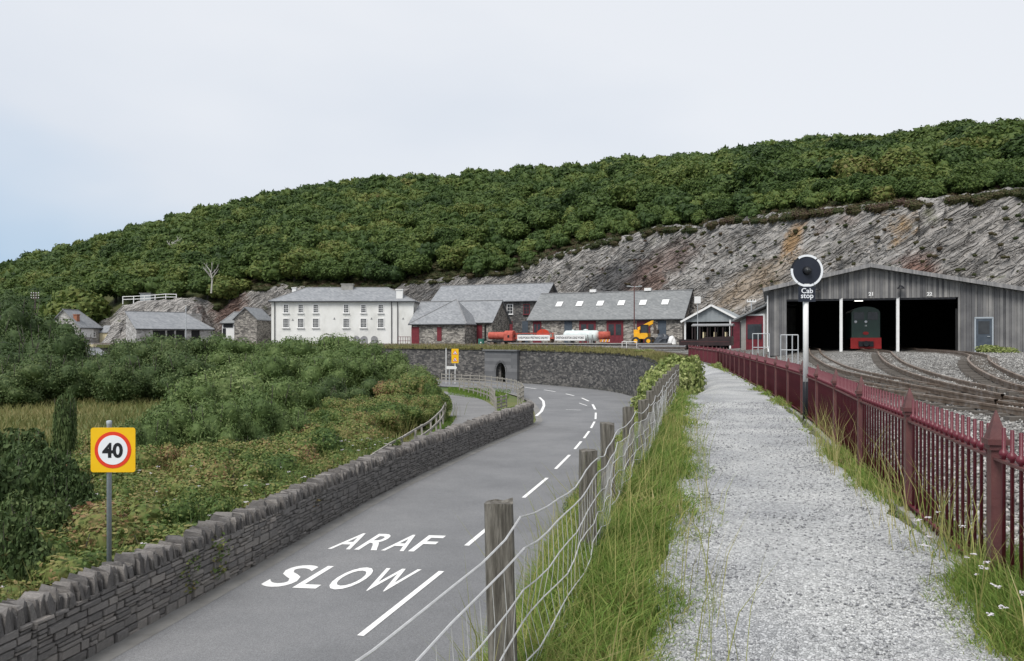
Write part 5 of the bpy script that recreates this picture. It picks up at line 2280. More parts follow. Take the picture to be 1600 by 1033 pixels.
# ------------------------------------------------------------------ poles
def pole(px, pyb, pyt, Y, label, arms, m_='timber_dark', r=.09, name='pole', cat='pole', zb=None):
    b = at(px, pyb, Y)
    z = zb if zb is not None else b.z
    root = empty(name, (b.x, b.y, z), 0, label, cat)
    h = at(px, pyt, Y).z - z
    m = MB()
    m.tube([(0, 0, -.3), (0, 0, h)], r, 8, r * .75)
    m.build('shaft', M[m_], root)
    for zf, wd, am in arms:
        m = MB()
        m.box((0, -.08, h - zf), (wd, .09, .12))
        ar = m.build('cross_arm', M[am], root)
        m = MB()
        for k in range(4):
            m.lathe((wd * (-.45 + .3 * k), -.08, h - zf + .06), [(.05, 0), (.07, .06), (.05, .14), (.02, .17)], 6)
        m.build('insulators', M['white'], ar)
    return root, h


pole(55, 500, 457, 130, 'dark telegraph pole with three cross arms at far left', [(.2, 1.3, 'timber_dark'), (.6, 1.4, 'timber_dark'), (1.0, 1.3, 'timber_dark')], name='telegraph_pole', zb=.6, r=.13)
pole(290.5, 527, 478, 136, 'single grey pole rising in front of the long stone shed', [], 'galv', .09, zb=.8)
pole(1174, 500, 470, 88, 'short pole with white cross arm behind the lean-to roof', [(.1, 1.0, 'white')], 'galv', .06, zb=.7)
lp, h = pole(991, 540, 446, 97, 'tall rusty lamp post with two floodlights in front of the long workshop', [], 'rail_post', .085, 'lamp_post', 'lamp post', zb=.9)
m = MB()
m.box((0, 0, h - .15), (1.6, .08, .08))
m.build('cross_arm', M['galv'], lp)
for sx in (-.7, .7):
    m = MB()
    m.box((sx, -.12, h - .1), (.42, .3, .1))
    m.build('floodlight', M['galv'], lp)
sp1, h = pole(1090, 541, 463, 76, 'thin post carrying a square white board by the carriage shed', [], 'galv', .04, 'board_post', 'sign', zb=.7)
m = MB()
m.box((-.02, -.06, h - .35), (.6, .03, .66))
m.build('board', M['white'], sp1)

# ------------------------------------------------------------------ yard: platform, boilers, wagons, machines
YD = 98.0


def yp(px, py, Y=YD):
    return at(px, py, Y)


p0, p1 = yp(797, 0, 104.5), yp(1003, 0, 94.5)
d = Vector((p1.x - p0.x, p1.y - p0.y))
pz = .95
pf = empty('loading_platform', (p0.x, p0.y, .2), math.atan2(d.y, d.x), 'low dark stone loading platform with pale edge in front of the workshop', 'platform')
m = MB()
m.box((d.length / 2, 1.6, (pz - .2) / 2 - .15), (d.length, 3.2, pz - .2 + .25))
m.build('platform_wall', M['rubble_dark'], pf)
m = MB()
m.box((d.length / 2, 1.55, pz - .2), (d.length + .1, 3.35, .1))
m.build('platform_edge', M['concrete'], pf)
PT = pz + .05

# red oxide boiler on a wheeled frame
b0, b1 = yp(765, 0, 107), yp(803, 0, 105.5)
bo = empty('red_boiler', ((b0.x + b1.x) / 2, 106.2, .55), math.atan2(b1.y - b0.y, b1.x - b0.x), 'red oxide painted locomotive boiler on a dark wagon frame', 'boiler')
L_ = (Vector(b1) - Vector(b0)).length
m = MB()
m.lathe((0, 0, 1.4), [(.0, -L_ / 2), (.48, -L_ / 2), (.5, -L_ / 2 + .05), (.5, L_ * .12), (.54, L_ * .13), (.54, L_ * .17), (.5, L_ * .18)], 22, 'x')
m.build('barrel', M['boiler_red'], bo, False)
m = MB()
m.extrude([(L_ * .16, -.62, .75)] + [(L_ * .16, -.62 * math.cos(a), 1.45 + .62 * math.sin(a)) for a in np.linspace(0, math.pi, 11)] + [(L_ * .16, .62, .75)], (L_ * .34, 0, 0))
m.build('firebox', M['boiler_red'], bo)
m = MB()
m.lathe((L_ * .5, 0, 1.35), [(.2, 0), (.2, .03), (.0, .03)], 14, 'x')
m.box((L_ * .35, -.625, 1.3), (.28, .03, .34))
m.build('firehole', M['black'], bo)
m = MB()
m.box((0, 0, .62), (L_ * 1.05, .9, .18))
m.build('frame', M['black'], bo)
for k in (-.34, .1, .38):
    m = MB()
    m.lathe((L_ * k, -.45, .3), [(.1, 0), (.3, 0), (.3, .08), (.26, .1), (.26, .9), (.3, .9)], 14, 'y')
    m.build('wheel', M['rust_rail'], bo)
# green drum
q = yp(752, 540, 106)
gd = empty('green_drum', (q.x, q.y, .5), 0, 'green metal drum with white mark standing left of the red boiler', 'drum')
m = MB()
m.lathe((0, 0, 0), [(.42, 0), (.44, .04), (.42, .08), (.42, .5), (.44, .53), (.42, .56), (.42, 1.0), (.44, 1.04), (.38, 1.05)], 18)
m.build('body', M['green_metal'], gd)
MB().box((-.05, -.43, .55), (.16, .03, .16)).build('mark', M['white'], gd)


# banners on wagon frames
def banner(px0, px1, txt, label):
    Y = 104.9 - (px0 - 797) * .0485
    a, b = yp(px0, 0, Y), yp(px1, 0, Y - (px1 - px0) * .0485)
    L = (Vector((b.x - a.x, b.y - a.y))).length
    zt, zb = CAMZ - (523.5 - H0) / F * Y, CAMZ - (532 - H0) / F * Y
    root = empty('name_board', (a.x, a.y, PT), math.atan2(b.y - a.y, b.x - a.x), label, 'sign')
    m = MB()
    m.box((L / 2, 0, (zt + zb) / 2 - PT), (L, .04, zt - zb))
    pl = m.build('board', M['white'], root)
    me = text_mesh('lettering', txt, .4, M['black'], .003, .008)
    co = [v.co.x for v in me.vertices]
    k = L * .93 / (max(co) - min(co))
    for v in me.vertices:
        v.co.x *= k
    o = link('lettering', me, pl, (L / 2, -.026, (zt + zb) / 2 - PT - .14))
    o.rotation_euler = (math.radians(90), 0, 0)
    for u in (.15, L - .15):
        MB().box((u, .04, (zb - PT) / 2 + .1), (.08, .06, zb - PT + .3)).build('leg', M['timber_dark'], root)


banner(808.5, 859, 'RHEILFFORDD FFESTINIOG RAILWAY', 'long white name board with black lettering nearest the red boiler')
banner(867, 914, 'GWEITHDAI BOSTON LODGE WORKS', 'long white name board with black lettering in front of the pale tank')
# red wagon chassis behind the boards, with a bright red curved tank on it
a, b = yp(806, 0, 105.6), yp(866, 0, 102.7)
wg_ = empty('red_wagon', (a.x, a.y, PT), math.atan2(b.y - a.y, b.x - a.x), 'red flat wagon with end frames behind the first name board', 'wagon')
L_ = Vector((b.x - a.x, b.y - a.y)).length
MB().box((L_ / 2, .4, .62), (L_, 1.1, .22)).build('deck', M['boiler_red'], wg_)
m = MB()
for u in (.2, L_ * .5, L_ - .2):
    m.box((u, .0, 1.0), (.12, .12, .65))
m.box((L_ / 2, 0, 1.25), (L_, .1, .1))
m.build('side_frame', M['boiler_red'], wg_)
for u in (.7, L_ - .7):
    m = MB()
    m.lathe((u, -.1, .28), [(.1, 0), (.28, 0), (.28, .1), (.23, .12), (.23, .9), (.28, .9)], 12, 'y')
    m.build('wheel', M['rust_rail'], wg_)
a = yp(848, 0, 104.3)
cu = empty('red_tank', (a.x, a.y, PT + .55), math.radians(-8), 'bright red rounded tank cover above the first name board', 'tank')
m = MB()
m.extrude([(-.85, 0, .35)] + [(-.85 * math.cos(t), 0, .5 + .75 * math.sin(t)) for t in np.linspace(0, math.pi, 13)] + [(.85, 0, .35)], (0, 1.2, 0))
m.build('shell', M['bright_red'], cu)
m = MB()
m.box((.0, -.02, .75), (.05, .04, .9))
m.build('seam', M['boiler_red'], cu)
# pale tank
a, b = yp(882, 0, 102.3), yp(936, 0, 99.6)
tk = empty('pale_tank', ((a.x + b.x) / 2, 100.9, PT), math.atan2(b.y - a.y, b.x - a.x), 'pale grey cylindrical tank lying on blocks behind the second name board', 'tank')
L_ = Vector((b.x - a.x, b.y - a.y)).length
m = MB()
m.lathe((0, 0, .92), [(.0, -L_ / 2), (.45, -L_ / 2 + .03), (.66, -L_ / 2 + .25), (.68, -L_ / 2 + .4), (.68, L_ / 2 - .4), (.66, L_ / 2 - .25), (.42, L_ / 2 - .03), (.0, L_ / 2)], 22, 'x')
m.build('shell', M['tank_white'], tk, True)
m = MB()
m.lathe((L_ * .12, 0, 1.5), [(.3, 0), (.3, .18), (.1, .26)], 14)
m.lathe((-L_ * .25, 0, 1.52), [(.16, 0), (.16, .16), (.05, .2)], 12)
m.build('dome', M['tank_white'], tk, True)
m = MB()
for u in (L_ * .1, L_ * .25, L_ * .38):
    m.box((u, -.72, .5), (.09, .06, 1.1))
m.box((-.3 * L_, 0, .2), (.3, 1.2, .5))
m.box((.3 * L_, 0, .2), (.3, 1.2, .5))
m.build('cradle', M['lead'], tk)
# rusty drum tank with striped board
a = yp(945, 0, 98.6)
rd = empty('rusty_cylinder', (a.x, a.y, PT), 0, 'rusty brown cylinder with striped hazard board right of the pale tank', 'tank')
m = MB()
m.lathe((0, .6, .95), [(0, -.7), (.5, -.7), (.5, .7), (0, .7)], 18, 'x')
m.build('shell', M['boiler_red'], rd, True)
m = MB()
m.box((0, .05, .3), (1.3, .04, .34))
hb_ = m.build('hazard_board', M['boiler_red'], rd)
for k in range(6):
    m = MB()
    x = -.55 + k * .2
    m.extrude([(x, .028, .15), (x + .09, .028, .15), (x + .19, .028, .45), (x + .1, .028, .45)], (0, -.01, 0))
    m.build('stripe', M['white'] if k % 2 else M['sign_yellow'], hb_)
# yellow telehandler
a = yp(1006, 0, 95.5)
te = empty('yellow_loader', (a.x, a.y, .78), math.radians(-25), 'yellow telescopic loader with raised boom parked by the workshop', 'loader')
m = MB()
m.box((-.2, 0, 1.1), (1.7, 1.3, .7))
m.box((-.75, 0, 1.55), (.7, 1.1, .6))
m.build('body', M['plant_yellow'], te)
m = MB()
m.span((-.7, .2, 1.9), (1.2, -.2, 2.75), .38, .42)
m.build('boom', M['plant_yellow'], te)
m = MB()
m.span((1.15, -.2, 2.75), (1.5, -.3, 1.9), .25, .25)
m.box((1.6, -.3, 1.6), (.5, .9, .5))
m.build('boom_head', M['timber_dark'], te)
m = MB()
m.box((.2, -.35, 1.9), (.8, .6, .9))
m.build('cab', M['glass'], te)
m = MB()
m.box((.2, -.35, 2.39), (.9, .7, .08))
for sx in (-.4, .4):
    m.box((.2 + sx, -.68, 1.9), (.06, .06, .95))
m.build('cab_frame', M['black'], te)
for sx in (-.8, .75):
    for sy in (-.75, .6):
        m = MB()
        m.lathe((sx, sy, .5), [(.2, 0), (.46, 0), (.5, .06), (.5, .26), (.46, .32), (.2, .32)], 18, 'y')
        wl = m.build('wheel', M['rubber'], te)
        m = MB()
        m.lathe((sx, sy - .02, .5), [(.05, 0), (.24, .0), (.24, .1)], 12, 'y')
        m.build('rim', M['plant_yellow'], wl)


# covered heaps and boxes
def heap(px, py, Y, wd, h, label, m_, seed):
    r_ = random.Random(seed)
    a = at(px, py, Y)
    root = empty('covered_heap', (a.x, a.y, zyard(a.x, a.y)), 0, label, 'heap')
    m = MB()
    n, k = 14, 6
    for j in range(k):
        for i in range(n):
            t = j / (k - 1)
            an = 2 * math.pi * i / n
            rr = wd / 2 * math.cos(t * 1.5) * (1 + r_.uniform(-.18, .18))
            m.v.append((rr * math.cos(an), rr * .7 * math.sin(an), h * math.sin(t * 1.5) * (1 + r_.uniform(-.1, .1))))
    for j in range(k - 1):
        for i in range(n):
            i2 = (i + 1) % n
            m.f.append((j * n + i, j * n + i2, j * n + n + i2, j * n + n + i))
    m.f.append(tuple((k - 1) * n + i for i in range(n)))
    m.build('cover', m_, root)
    b = MB()
    for q in range(5):
        an = r_.uniform(0, 6.28)
        b.box((wd * .42 * math.cos(an), wd * .3 * math.sin(an) - .1, .15), (.35, .3, .3), an)
    b.build('weights', M['concrete'], root)


heap(1036, 538, 94, 2.3, 1.35, 'heap of scrap under a black sheet right of the yellow loader', M['tarp'], 4)
heap(1050, 538, 92, 1.1, 1.2, 'smaller pale bagged heap beside the black sheeted one', M['white'], 5)
# white tubular frame gate near the wall edge
a, b = at(972, 0, 88), at(995, 0, 86.5)
gz = zyard(a.x, a.y)
gf = empty('tube_barrier', (a.x, a.y, gz), 0, 'white tubular frame barrier standing on the verge above the wall', 'barrier')
dd = Vector((b.x - a.x, b.y - a.y, 0))
hgt = CAMZ - (534 - H0) / F * 88 - gz
for k in (0, .3, 1):
    m = MB()
    m.tube([dd * k, dd * k + Vector((0, 0, hgt))], .035, 7)
    m.build('upright', M['white'], gf)
m = MB()
m.tube([Vector((0, 0, hgt)), dd + Vector((0, 0, hgt))], .035, 7)
m.build('rail', M['white'], gf)
# stacked rails and beams right of the platform
for k, (px0, px1, py, Y) in enumerate(((1000, 1068, 541, 86), (1005, 1072, 545, 82), (985, 1050, 543, 90))):
    a, b = at(px0, 0, Y), at(px1, 0, Y - 3)
    z = zyard(a.x, a.y) + .14 + .05 * k
    root = empty('stacked_beams', (a.x, a.y, z), 0, ('pile of long steel beams lying highest beside the wall end', 'pile of long steel beams lying nearest the railing end', 'pile of long beams behind the white frame')[k], 'beams')
    for q in range(4):
        m = MB()
        m.span(Vector((0, q * .3, q % 2 * .12)), Vector((b.x - a.x, b.y - a.y + q * .3, .05 + q % 2 * .12)), .2, .16)
        m.build('beam', M['lead'] if q % 2 else M['timber_dark'], root)
# maroon gate and stair rail at the corner of the white house
a, b = at(622, 0, 110), at(641, 0, 109.6)
mg = empty('maroon_gate', (a.x, a.y, .55), math.atan2(b.y - a.y, b.x - a.x), 'maroon gate and railing between the white house and the pyramid roofed workshop', 'gate')
L_ = Vector((b.x - a.x, b.y - a.y)).length
for u in np.linspace(0, L_, 6):
    m = MB()
    m.box((u, 0, .65), (.05, .05, 1.3))
    m.build('bar', M['maroon'], mg)
for z in (.15, .7, 1.25):
    m = MB()
    m.box((L_ / 2, -.001, z), (L_, .045, .06))
    m.build('rail', M['maroon'], mg)
# white parapet barrier in front of the barn
post_rail('white_barrier', 'low white barrier rail in front of the stone barn and annex', [(at(300, 0, 112).x, 112.6), (at(365, 0, 112).x, 112.9)], .9, 1.8, (.95, .5), M['white'],
          lambda p: .45, .08, .04, .08)

# dark carriage
ca = empty('dark_carriage', (16.35, 67.0, .68), math.radians(158), 'dark brown open sided carriage with grey roof behind the end of the railing', 'carriage')
CL, CW = 4.3, 1.5
m = MB()
m.box((0, 0, .55), (CL, CW, .5))
m.extrude([(-CL / 2, -CW / 2, .79), (CL * .12, -CW / 2, .79), (CL * .0, -CW / 2, 1.0), (-CL / 2, -CW / 2, 1.08)], (0, CW, 0))
m.build('body', M['carriage'], ca)
m = MB()
m.extrude([(-CL / 2 - .1, -CW / 2 - .12, 2.0), (-CL / 2 - .1, 0, 2.13), (-CL / 2 - .1, CW / 2 + .12, 2.0), (-CL / 2 - .1, CW / 2 + .12, 1.92), (-CL / 2 - .1, -CW / 2 - .12, 1.92)], (CL * .78, 0, 0))
m.build('roof', M['lead'], ca)
for k in range(6):
    for sy in (-1, 1):
        m = MB()
        m.box((-CL / 2 + .08 + k * CL * .145, sy * (CW / 2 - .04), 1.4), (.09, .07, 1.1))
        m.build('pillar', M['carriage'], ca)
for k in range(3):
    m = MB()
    m.box((-CL / 2 + .5 + k * .9, 0, 1.15), (.1, CW - .2, .55))
    m.build('seat_back', M['cream'], ca)
m = MB()
m.box((0, -CW / 2 - .01, .62), (CL * .92, .03, .04))
m.box((0, CW / 2 + .01, .62), (CL * .92, .03, .04))
m.build('trim_line', M['rail_post'], ca)
for u in (-1.3, 1.3):
    m = MB()
    m.lathe((u, -.38, .22), [(.06, 0), (.22, 0), (.22, .08), (.05, .1), (.05, .66), (.22, .68), (.22, .76)], 12, 'y')
    m.build('wheel', M['black'], ca)
# parked white car half hidden at far left
a = at(68, 498, 138)
pc_ = empty('parked_car', (a.x, a.y, .7), math.radians(12), 'white parked car half hidden by bushes beside the cottage', 'car')
m = MB()
m.extrude([(-2, 0, .35), (2, 0, .35), (2, 0, .8), (1.2, 0, .92), (.6, 0, 1.42), (-1.3, 0, 1.45), (-1.9, 0, .95), (-2, 0, .8)], (0, 1.7, 0))
m.build('body', M['white'], pc_)
m = MB()
m.extrude([(1.02, -.01, .95), (.52, -.01, 1.35), (-1.2, -.01, 1.37), (-1.65, -.01, .97)], (0, 1.72, 0))
m.build('window', M['glass'], pc_)
for u in (-1.25, 1.25):
    for v_ in (-.02, 1.52):
        MB().lathe((u, v_, .33), [(.1, 0), (.33, 0), (.33, .2), (.1, .2)], 14, 'y').build('wheel', M['rubber'], pc_)

# ------------------------------------------------------------------ shrubs
rng = np.random.default_rng(21)
SH = {}
for kind, nl, lf, asp, mm in (('willow', 7500, .04, .34, 'willow'), ('dark', 7500, .038, .45, 'dark_shrub'), ('near', 9500, .055, .5, 'dark_shrub'), ('bramble', 7500, .038, .6, 'bramble'), ('ivy', 3200, .06, .75, 'ivy')):
    L = []
    for k in range(4):
        lob = unit_lobes(13, rng, .9, .7, .22, .46)
        raw = leaf_cloud(lob, nl, lf, rng, .9, {'ivy': .7, 'near': .62}.get(kind, .76), .3, asp)
        v_ = raw[0]
        lo_, hi_ = np.percentile(v_[:, 2], .3), np.percentile(v_[:, 2], 99.7)
        v_[:, 2] = (v_[:, 2] - lo_) / (hi_ - lo_) * 2 - 1
        v_[:, :2] /= np.percentile(np.abs(v_[:, :2]), 99)
        L.append(np_mesh('foliage', raw[0], [raw[1], raw[2]], M[mm], raw[3]))
    SH[kind] = L
m = MB()
for k in range(7):
    a = k * .9
    m.tube([(0, 0, -1.0), (.25 * math.cos(a), .25 * math.sin(a), -.3), (.55 * math.cos(a), .55 * math.sin(a), .5), (.66 * math.cos(a), .66 * math.sin(a), .95)], .03, 4, .008)
STEM = m.mesh('stem', M['bark'])


def shrub(px, top, Y, wpx, kind, label, group, zb=-3.85, name='shrub', cat='shrub', X=None):
    c = at(px, top, Y)
    x = c.x if X is None else X
    h = max(.6, c.z - zb)
    r = wpx / F * Y / 2
    root = empty(name, (x, Y, zb), R.uniform(0, 6.28), label, cat, group)
    fo_ = link('foliage', R.choice(SH[kind]), root, (0, 0, h * .5), scale=(r, r, h * .53))
    link('stem', STEM, root, (0, 0, h * .48), scale=(r * .9, r * .9, h * .5))
    return root


G1 = ('dark green thicket bush in the hollow below the cottage and long shed', 'dark thicket in the hollow')
for q in ((20, 472, 96, 110), (-25, 495, 86, 100), (62, 512, 84, 90), (25, 540, 72, 100), (112, 526, 82, 80), (160, 546, 76, 70), (205, 533, 84, 85), (252, 536, 82, 85), (300, 532, 88, 85),
          (235, 562, 68, 90), (292, 560, 68, 90), (182, 572, 64, 80), (130, 566, 68, 80), (70, 560, 66, 90), (20, 575, 62, 90), (-20, 560, 66, 90)):
    shrub(q[0], q[1] - 9, q[2], q[3] * 1.15, 'dark', *G1)
G2 = ('feathery green willow bush below the white house', 'willows below the white house')
for q in ((345, 536, 88, 85), (395, 539, 90, 85), (440, 541, 90, 85), (490, 533, 90, 95), (532, 531, 88, 95), (576, 543, 86, 80), (605, 556, 80, 75), (560, 562, 72, 80), (470, 560, 70, 85), (420, 562, 66, 85),
          (515, 562, 66, 85), (365, 556, 72, 90), (640, 574, 70, 60)):
    shrub(q[0], q[1] - 7, q[2], q[3] * 1.12, 'willow', *G2)
G3 = ('light green rounded willow in the middle of the scrub left of the road', 'light willows in the scrub')
for q in ((355, 582, 42, 140), (300, 598, 39, 110), (418, 600, 37, 110), (392, 624, 33, 100), (333, 630, 31, 105), (270, 640, 31, 90), (232, 655, 29, 90), (462, 596, 46, 80), (450, 645, 34, 80)):
    shrub(q[0], q[1] - 5, q[2], q[3] * 1.1, 'willow', *G3)
G4 = ('dark bush filling the gap behind the light willows', 'dark bushes behind the light willows')
for q in ((500, 600, 52, 80), (545, 604, 54, 80), (590, 590, 60, 70), (390, 680, 30, 70), (520, 588, 58, 70)):
    shrub(*q, 'dark', *G4)
G5 = ('dense dark green bush at the left edge near the speed sign', 'dense bushes near the speed sign')
for q in ((20, 668, 24, 130), (75, 700, 21, 110), (-15, 715, 18, 150), (60, 775, 17, 130), (112, 735, 20, 90), (5, 800, 15, 130), (125, 800, 17.5, 70)):
    shrub(*q, 'near', *G5)
shrub(100, 615, 27, 48, 'near', 'ivy clad stump standing like a narrow dark column left of the speed sign', None, name='ivy_stump', cat='stump')
G6 = ('bushy bramble and shrub mass rising beside the lane', 'shrubs beside the lane')
for q in ((622, 592, 58, 70), (655, 585, 62, 60), (678, 600, 58, 40), (670, 618, 53, 50), (640, 616, 52, 70), (600, 618, 50, 70), (560, 620, 48, 70), (650, 640, 47, 50), (685, 612, 62, 30)):
    shrub(*q, 'bramble', *G6)
# brambles on the rough bank behind the wall
G7 = ('tangled bramble clump on the rough bank behind the roadside wall', 'brambles behind the roadside wall')
nb = 0
tries = 0
bp_ = []
while nb < 120 and tries < 5000:
    tries += 1
    y = rng.uniform(10, 52)
    xw = xat(INNT, y) - .55
    dist = rng.uniform(.75, 12) ** 1.0
    x = xw - dist
    px = 800 + x / y * F
    if px < -40 or px > 690:
        continue
    if y > 34 and px < 380:
        continue
    if y > 33 and dist < 6.0 and px > 560:
        continue
    if px < 120 and dist > 3:
        continue
    if any((x - a) ** 2 + (y - b) ** 2 < 1.25 ** 2 for a, b in bp_):
        continue
    bp_.append((x, y))
    r = rng.uniform(.95, 1.55)
    h = rng.uniform(.9, 1.6) * (.85 if dist < 2.5 else 1.1)
    root = empty('bramble', (x, y, -3.8), rng.uniform(0, 6.28), G7[0], 'bramble', G7[1])
    link('foliage', SH['bramble'][int(rng.integers(4))], root, (0, 0, h * .48), scale=(r, r, h * .6))
    link('stem', STEM, root, (0, 0, h * .45), scale=(r * .9, r * .9, h * .52))
    nb += 1
# ivy hedge where the wire fence ends
G8 = ('pale leafed climbing hedge over the end of the wire fence', 'pale hedge at the fence end')
for x, y, zt, r in ((4.9, 23.8, .72, .75), (5.4, 26, .85, .9), (5.9, 28.5, .85, .95), (6.5, 31, .8, .95), (4.25, 22.3, .35, .75), (3.75, 20.8, .15, .7), (3.3, 19.3, -.15, .65), (4.8, 25.2, .45, .8), (5.3, 27.6, .5, .9),
                    (7.2, 34, .6, .95), (2.9, 18.0, -.45, .5)):
    zb_ = zyard(x, y) - .35
    h = zt - zb_
    root = empty('hedge_plant', (x, y, zb_), R.uniform(0, 6), G8[0], 'hedge', G8[1])
    link('foliage', R.choice(SH['ivy']), root, (0, 0, h * .5), scale=(r, r, h * .56))
    link('stem', STEM, root, (0, 0, h * .46), scale=(r * .8, r * .8, h * .48))
# hawthorn sprig on the bank
root = empty('hawthorn_sprig', (1.55, 15.8, -3.7), 0, 'small leafy hawthorn sprig showing through the wire fence', 'shrub')
zz_ = CAMZ - (742 - H0) / F * 15.8
link('foliage', SH['dark'][1], root, (0, 0, zz_ + 3.7 - .55), scale=(.5, .5, .55))
link('stem', STEM, root, (0, 0, (zz_ + 3.7 - .5) / 2), scale=(.4, .4, (zz_ + 3.2) / 2))
# big rounded tree behind the cottage and weeds on the verge over the wall
rt_ = at(130, 437, 166)
root = empty('rounded_tree', (rt_.x, 166, .5), 0, 'large rounded green tree behind the stone cottage', 'tree')
hh_ = rt_.z - .5
link('trunk', TRUNK, root, scale=(1.6, 1.6, hh_ * .16))
link('crown', CROWNS[2], root, (0, 0, hh_ * .52), scale=(7.6, 6, hh_ * .56))
for k, (px, top, Y, wpx, lab) in enumerate(((1560, 540, 46, 60, 'leafy yellow flowered weeds at the right end of the engine shed'), (1085, 556, 45, 26, 'straggling weed clump on the path side of the far railing'),
                                            (1012, 553, 76, 40, 'yellowish scrub hanging over the top of the retaining wall'), (1125, 568, 42, 20, 'small weed clump at the foot of the far railing'))):
    x = (px - 800) / F * Y
    shrub(px, top, Y, wpx, 'ivy', lab, None, zb=(zyard(x, Y) if px < 1500 else .72) - .3, name='weed_clump', cat='weeds')

# ------------------------------------------------------------------ grass
rng = np.random.default_rng(8)


def area_pts(n, y0, y1, fl, fr, dens=lambda x, y: 1, p=1.0):
    y = y0 + (y1 - y0) * rng.random(n) ** p
    l = np.array([fl(v) for v in y])
    r = np.array([fr(v) for v in y])
    x = l + (r - l) * rng.random(n)
    keep = np.array([rng.random() < dens(a, b) for a, b in zip(x, y)])
    x, y = x[keep], y[keep]
    return np.stack([x, y, np.array([zyard(a, b) for a, b in zip(x, y)]) - .02], 1)


fl = lambda y: max(xout(y) + .3, xat(FENCE, y) - 1.9) if y < 24 else xout(y) + .4
edge = lambda y: xat(PATH_L, y) + .1 + .28 * noise.noise(Vector((3, y * .8, 0)))
parts = []
clump = lambda x, y: .5 + .5 * (noise.noise(Vector((x * 1.6, y * 1.6, 5))) > -.1)
for n, y0, y1, Lg, Wd in ((38000, 2.2, 6.5, .25, .0034), (32000, 6.5, 13, .27, .0052), (18000, 13, 24, .3, .0085), (8000, 24, 50, .32, .015)):
    P = area_pts(n, y0, y1, fl, edge, clump)
    e_ = np.array([min(1, max(.3, (edge(b) - a) / .55)) for a, b in zip(P[:, 0], P[:, 1])])
    parts.append(blades(P, Lg * e_, Wd, .8, rng))
# verge under the railing, patchy
rl_ = lambda y: xat(PATH_R, y) + .06 + .38 * noise.noise(Vector((9, y * .9, 0))) + .15 * noise.noise(Vector((9, y * 3.1, 4)))
rr_ = lambda y: xat(RAILING, y) + .25
patch = lambda x, y: 1.0 if noise.noise(Vector((x * .9, y * .55, 11))) + (.3 if y < 5.2 else 0) > .02 else .1
for n, y0, y1, Lg, Wd in ((14000, 2.4, 6.0, .3, .0035), (9000, 6, 12, .2, .005), (6000, 12, 24, .2, .009), (2500, 24, 46, .2, .016)):
    P = area_pts(n, y0, y1, rl_, rr_, patch)
    e_ = np.array([min(1, max(.25, (a - rl_(b)) / .4)) for a, b in zip(P[:, 0], P[:, 1])])
    parts.append(blades(P, Lg * e_, Wd, .7, rng, np.clip(rng.normal(.55, .25, len(P)), 0, 1)))
stuff_blades('verge_grass', parts, M['grass'], 'long green and straw coloured grass along both sides of the path', 'grass')
# tall seed stalks
P = np.concatenate([area_pts(700, 2.6, 14, fl, edge), area_pts(260, 3.2, 12, lambda y: xat(RAILING, y) - .45, lambda y: xat(RAILING, y) + .1)])
stuff_blades('seed_stalks', [blades(P, .75, .0028, .45, rng, rng.uniform(.85, 1, len(P)))], M['grass'], 'tall dry grass stalks rising through the railing and fence', 'grass')
# verge above the retaining wall, lane borders, meadow
parts = []
n = 9000
y = rng.uniform(58, 112, n)
d_ = rng.uniform(.1, 2.3, n)
x = np.array([xout(v) for v in y]) + .25 + d_
P = np.stack([x, y, np.array([zyard(a, b) for a, b in zip(x, y)]) - .02], 1)
parts.append(blades(P, .35, .03, .5, rng, rng.uniform(.55, 1, n)))
stuff_blades('wall_top_grass', parts, M['meadow_grass'], 'dry grass growing along the top of the retaining wall', 'grass')
parts = []
for (pa_, pb_, pc_2, pd_, n) in (((700, 652), (712, 652), (690, 690), (652, 697), 3500), ((700, 605), (800, 609), (790, 630), (700, 617), 5000), ((778, 641), (812, 634), (812, 648), (772, 668), 3500)):
    q = [Vector((*gp(*k_), 0)) for k_ in (pa_, pb_, pc_2, pd_)]
    u, v = rng.random(n), rng.random(n)
    a = np.array(q[0])[None] * ((1 - u) * (1 - v))[:, None] + np.array(q[1])[None] * (u * (1 - v))[:, None] + np.array(q[2])[None] * (u * v)[:, None] + np.array(q[3])[None] * ((1 - u) * v)[:, None]
    a[:, 2] = ROAD_Z - .06
    parts.append(blades(a, .17, .022, .5, rng, rng.uniform(0, .45, n)))
stuff_blades('lane_grass', parts, M['grass'], 'bright mown grass bordering the side lane', 'grass')
n = 26000
y = rng.uniform(28, 78, n)
x = (rng.uniform(-40, 700, n) - 800) / F * y
k_ = np.array([b_ - 1.2 for b_ in np.interp(y, [p.y for p in INN], [p.x for p in INN])])
ok = x < k_ - .5
lane_x = np.interp(y, [p[1] for p in laneA], [p[0] for p in laneA])
ok &= ~((y > 32) & (y < 80) & (x > lane_x - 1.0))
P = np.stack([x, y, np.full(n, -3.85) + .1], 1)[ok]
stuff_blades('meadow_tufts', [blades(P, .5, .03, .5, rng)], M['meadow_grass'], 'rough yellowing meadow grass among the bushes', 'grass')

n = 15000
k = rng.integers(len(bp_), size=n)
P = np.array(bp_)[k] + rng.normal(size=(n, 2)) * .75
P = np.concatenate([P, np.full((n, 1), -3.8) + .2], 1)
P = P[P[:, 0] < np.array([xat(INNT, v) for v in P[:, 1]]) - .65]
stuff_blades('rank_herbage', [blades(P, 1.15, .012, .42, rng, np.clip(rng.normal(.62, .22, len(P)), 0, 1))], M['bramble'],
             'tall rank herbs and dying stems among the brambles', 'herbage')

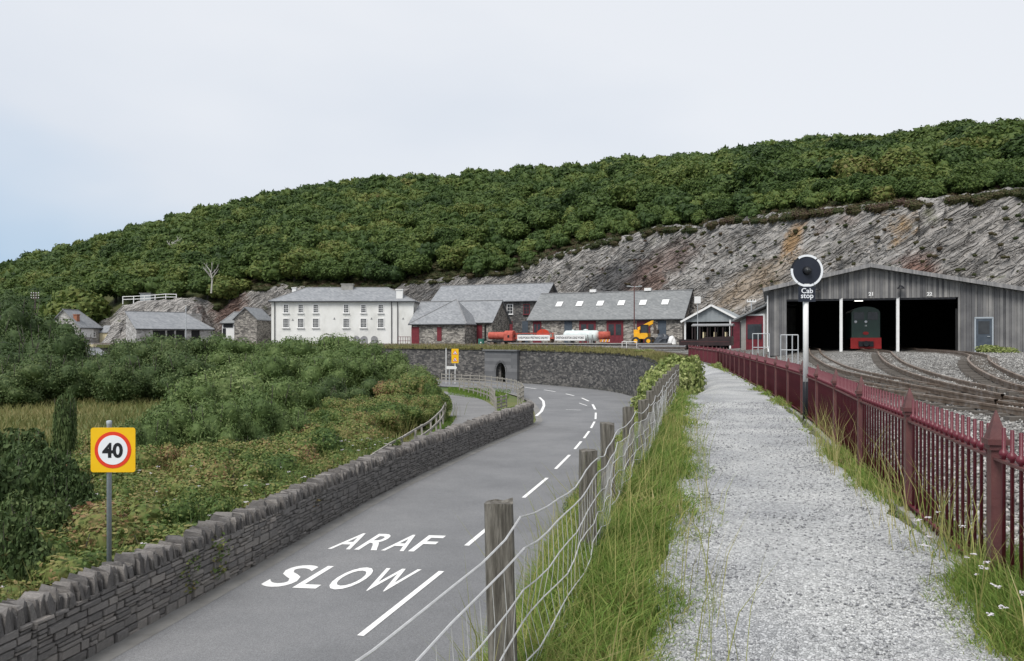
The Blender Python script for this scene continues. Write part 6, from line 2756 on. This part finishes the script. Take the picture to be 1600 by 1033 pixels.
# white and pink flower heads among the brambles and by the railing
Vs, Fs = [], []
o_ = 0
hd = []
for k in range(420):
    if not bp_:
        break
    x, y = bp_[int(rng.integers(len(bp_)))]
    if y > 34:
        continue
    hd.append((x + rng.normal() * .6, y + rng.normal() * .6, -3.8 + rng.uniform(.75, 1.45), rng.uniform(.03, .07)))
for k in range(16):
    yy = rng.choice([4.1, 4.4, 4.75, 5.2, 5.7])
    hd.append((xat(RAILING, yy) - rng.uniform(.12, .5), yy + rng.normal() * .12, rng.uniform(.15, .5), rng.uniform(.016, .028)))
for x, y, z, r in hd:
    for q in range(9):
        a, b_ = rng.uniform(0, 6.28), rng.uniform(0, 1) ** .5 * r
        c = np.array([x + b_ * np.cos(a), y + b_ * np.sin(a), z + rng.normal() * r * .15])
        s_ = r * .36
        Vs += [c + (-s_, 0, 0), c + (0, -s_, .2 * s_), c + (s_, 0, 0), c + (0, s_, .3 * s_)]
        Fs.append((o_, o_ + 1, o_ + 2, o_ + 3))
        o_ += 4
tag(link('wildflowers', np_mesh('wildflowers', np.array(Vs), [np.array(Fs)], M['petal'])), 'scattered white and pale pink flower heads in the verges', 'flowers', kind='stuff')

# ------------------------------------------------------------------ loose stones on the path and ballast in the yard
M['chip'] = foliage('stone_chips', [(0, (.15, .155, .165)), (.5, (.32, .325, .335)), (1, (.52, .525, .53))], objrand=0, transl=0.0, rough=.9)
n = 26000
y = 2.3 + 17 * rng.random(n) ** 1.9
l = np.array([xat(PATH_L, v) for v in y])
r = np.array([xat(PATH_R, v) for v in y])
t = rng.random(n)
keep = rng.random(n) < .25 + .75 * np.abs(t - .48) * 2
x = l - .12 + (r - l + .3) * t
P = np.stack([x, y, np.array([zyard(a, b) for a, b in zip(x, y)]) + .032], 1)[keep]
pebbles('path_gravel', P, rng.uniform(.004, .011, len(P)) * (1 + P[:, 1] * .05), M['chip'], 'loose grey slate chippings on the path', 'gravel')
n = 30000
y = 6 + 40 * rng.random(n) ** 1.3
x = np.array([xat(RAILING, v) for v in y]) + .3 + rng.random(n) * (4 + y * .45)
P = np.stack([x, y, np.array([zyard(a, b) for a, b in zip(x, y)]) + .01], 1)
M['ballast_chip'] = foliage('ballast_stones', [(0, (.1, .095, .09)), (.5, (.26, .255, .245)), (1, (.46, .45, .43))], objrand=0, transl=0.0, rough=.9)
pebbles('ballast', P, rng.uniform(.018, .045, len(P)), M['ballast_chip'], 'loose grey track ballast across the yard', 'ballast')
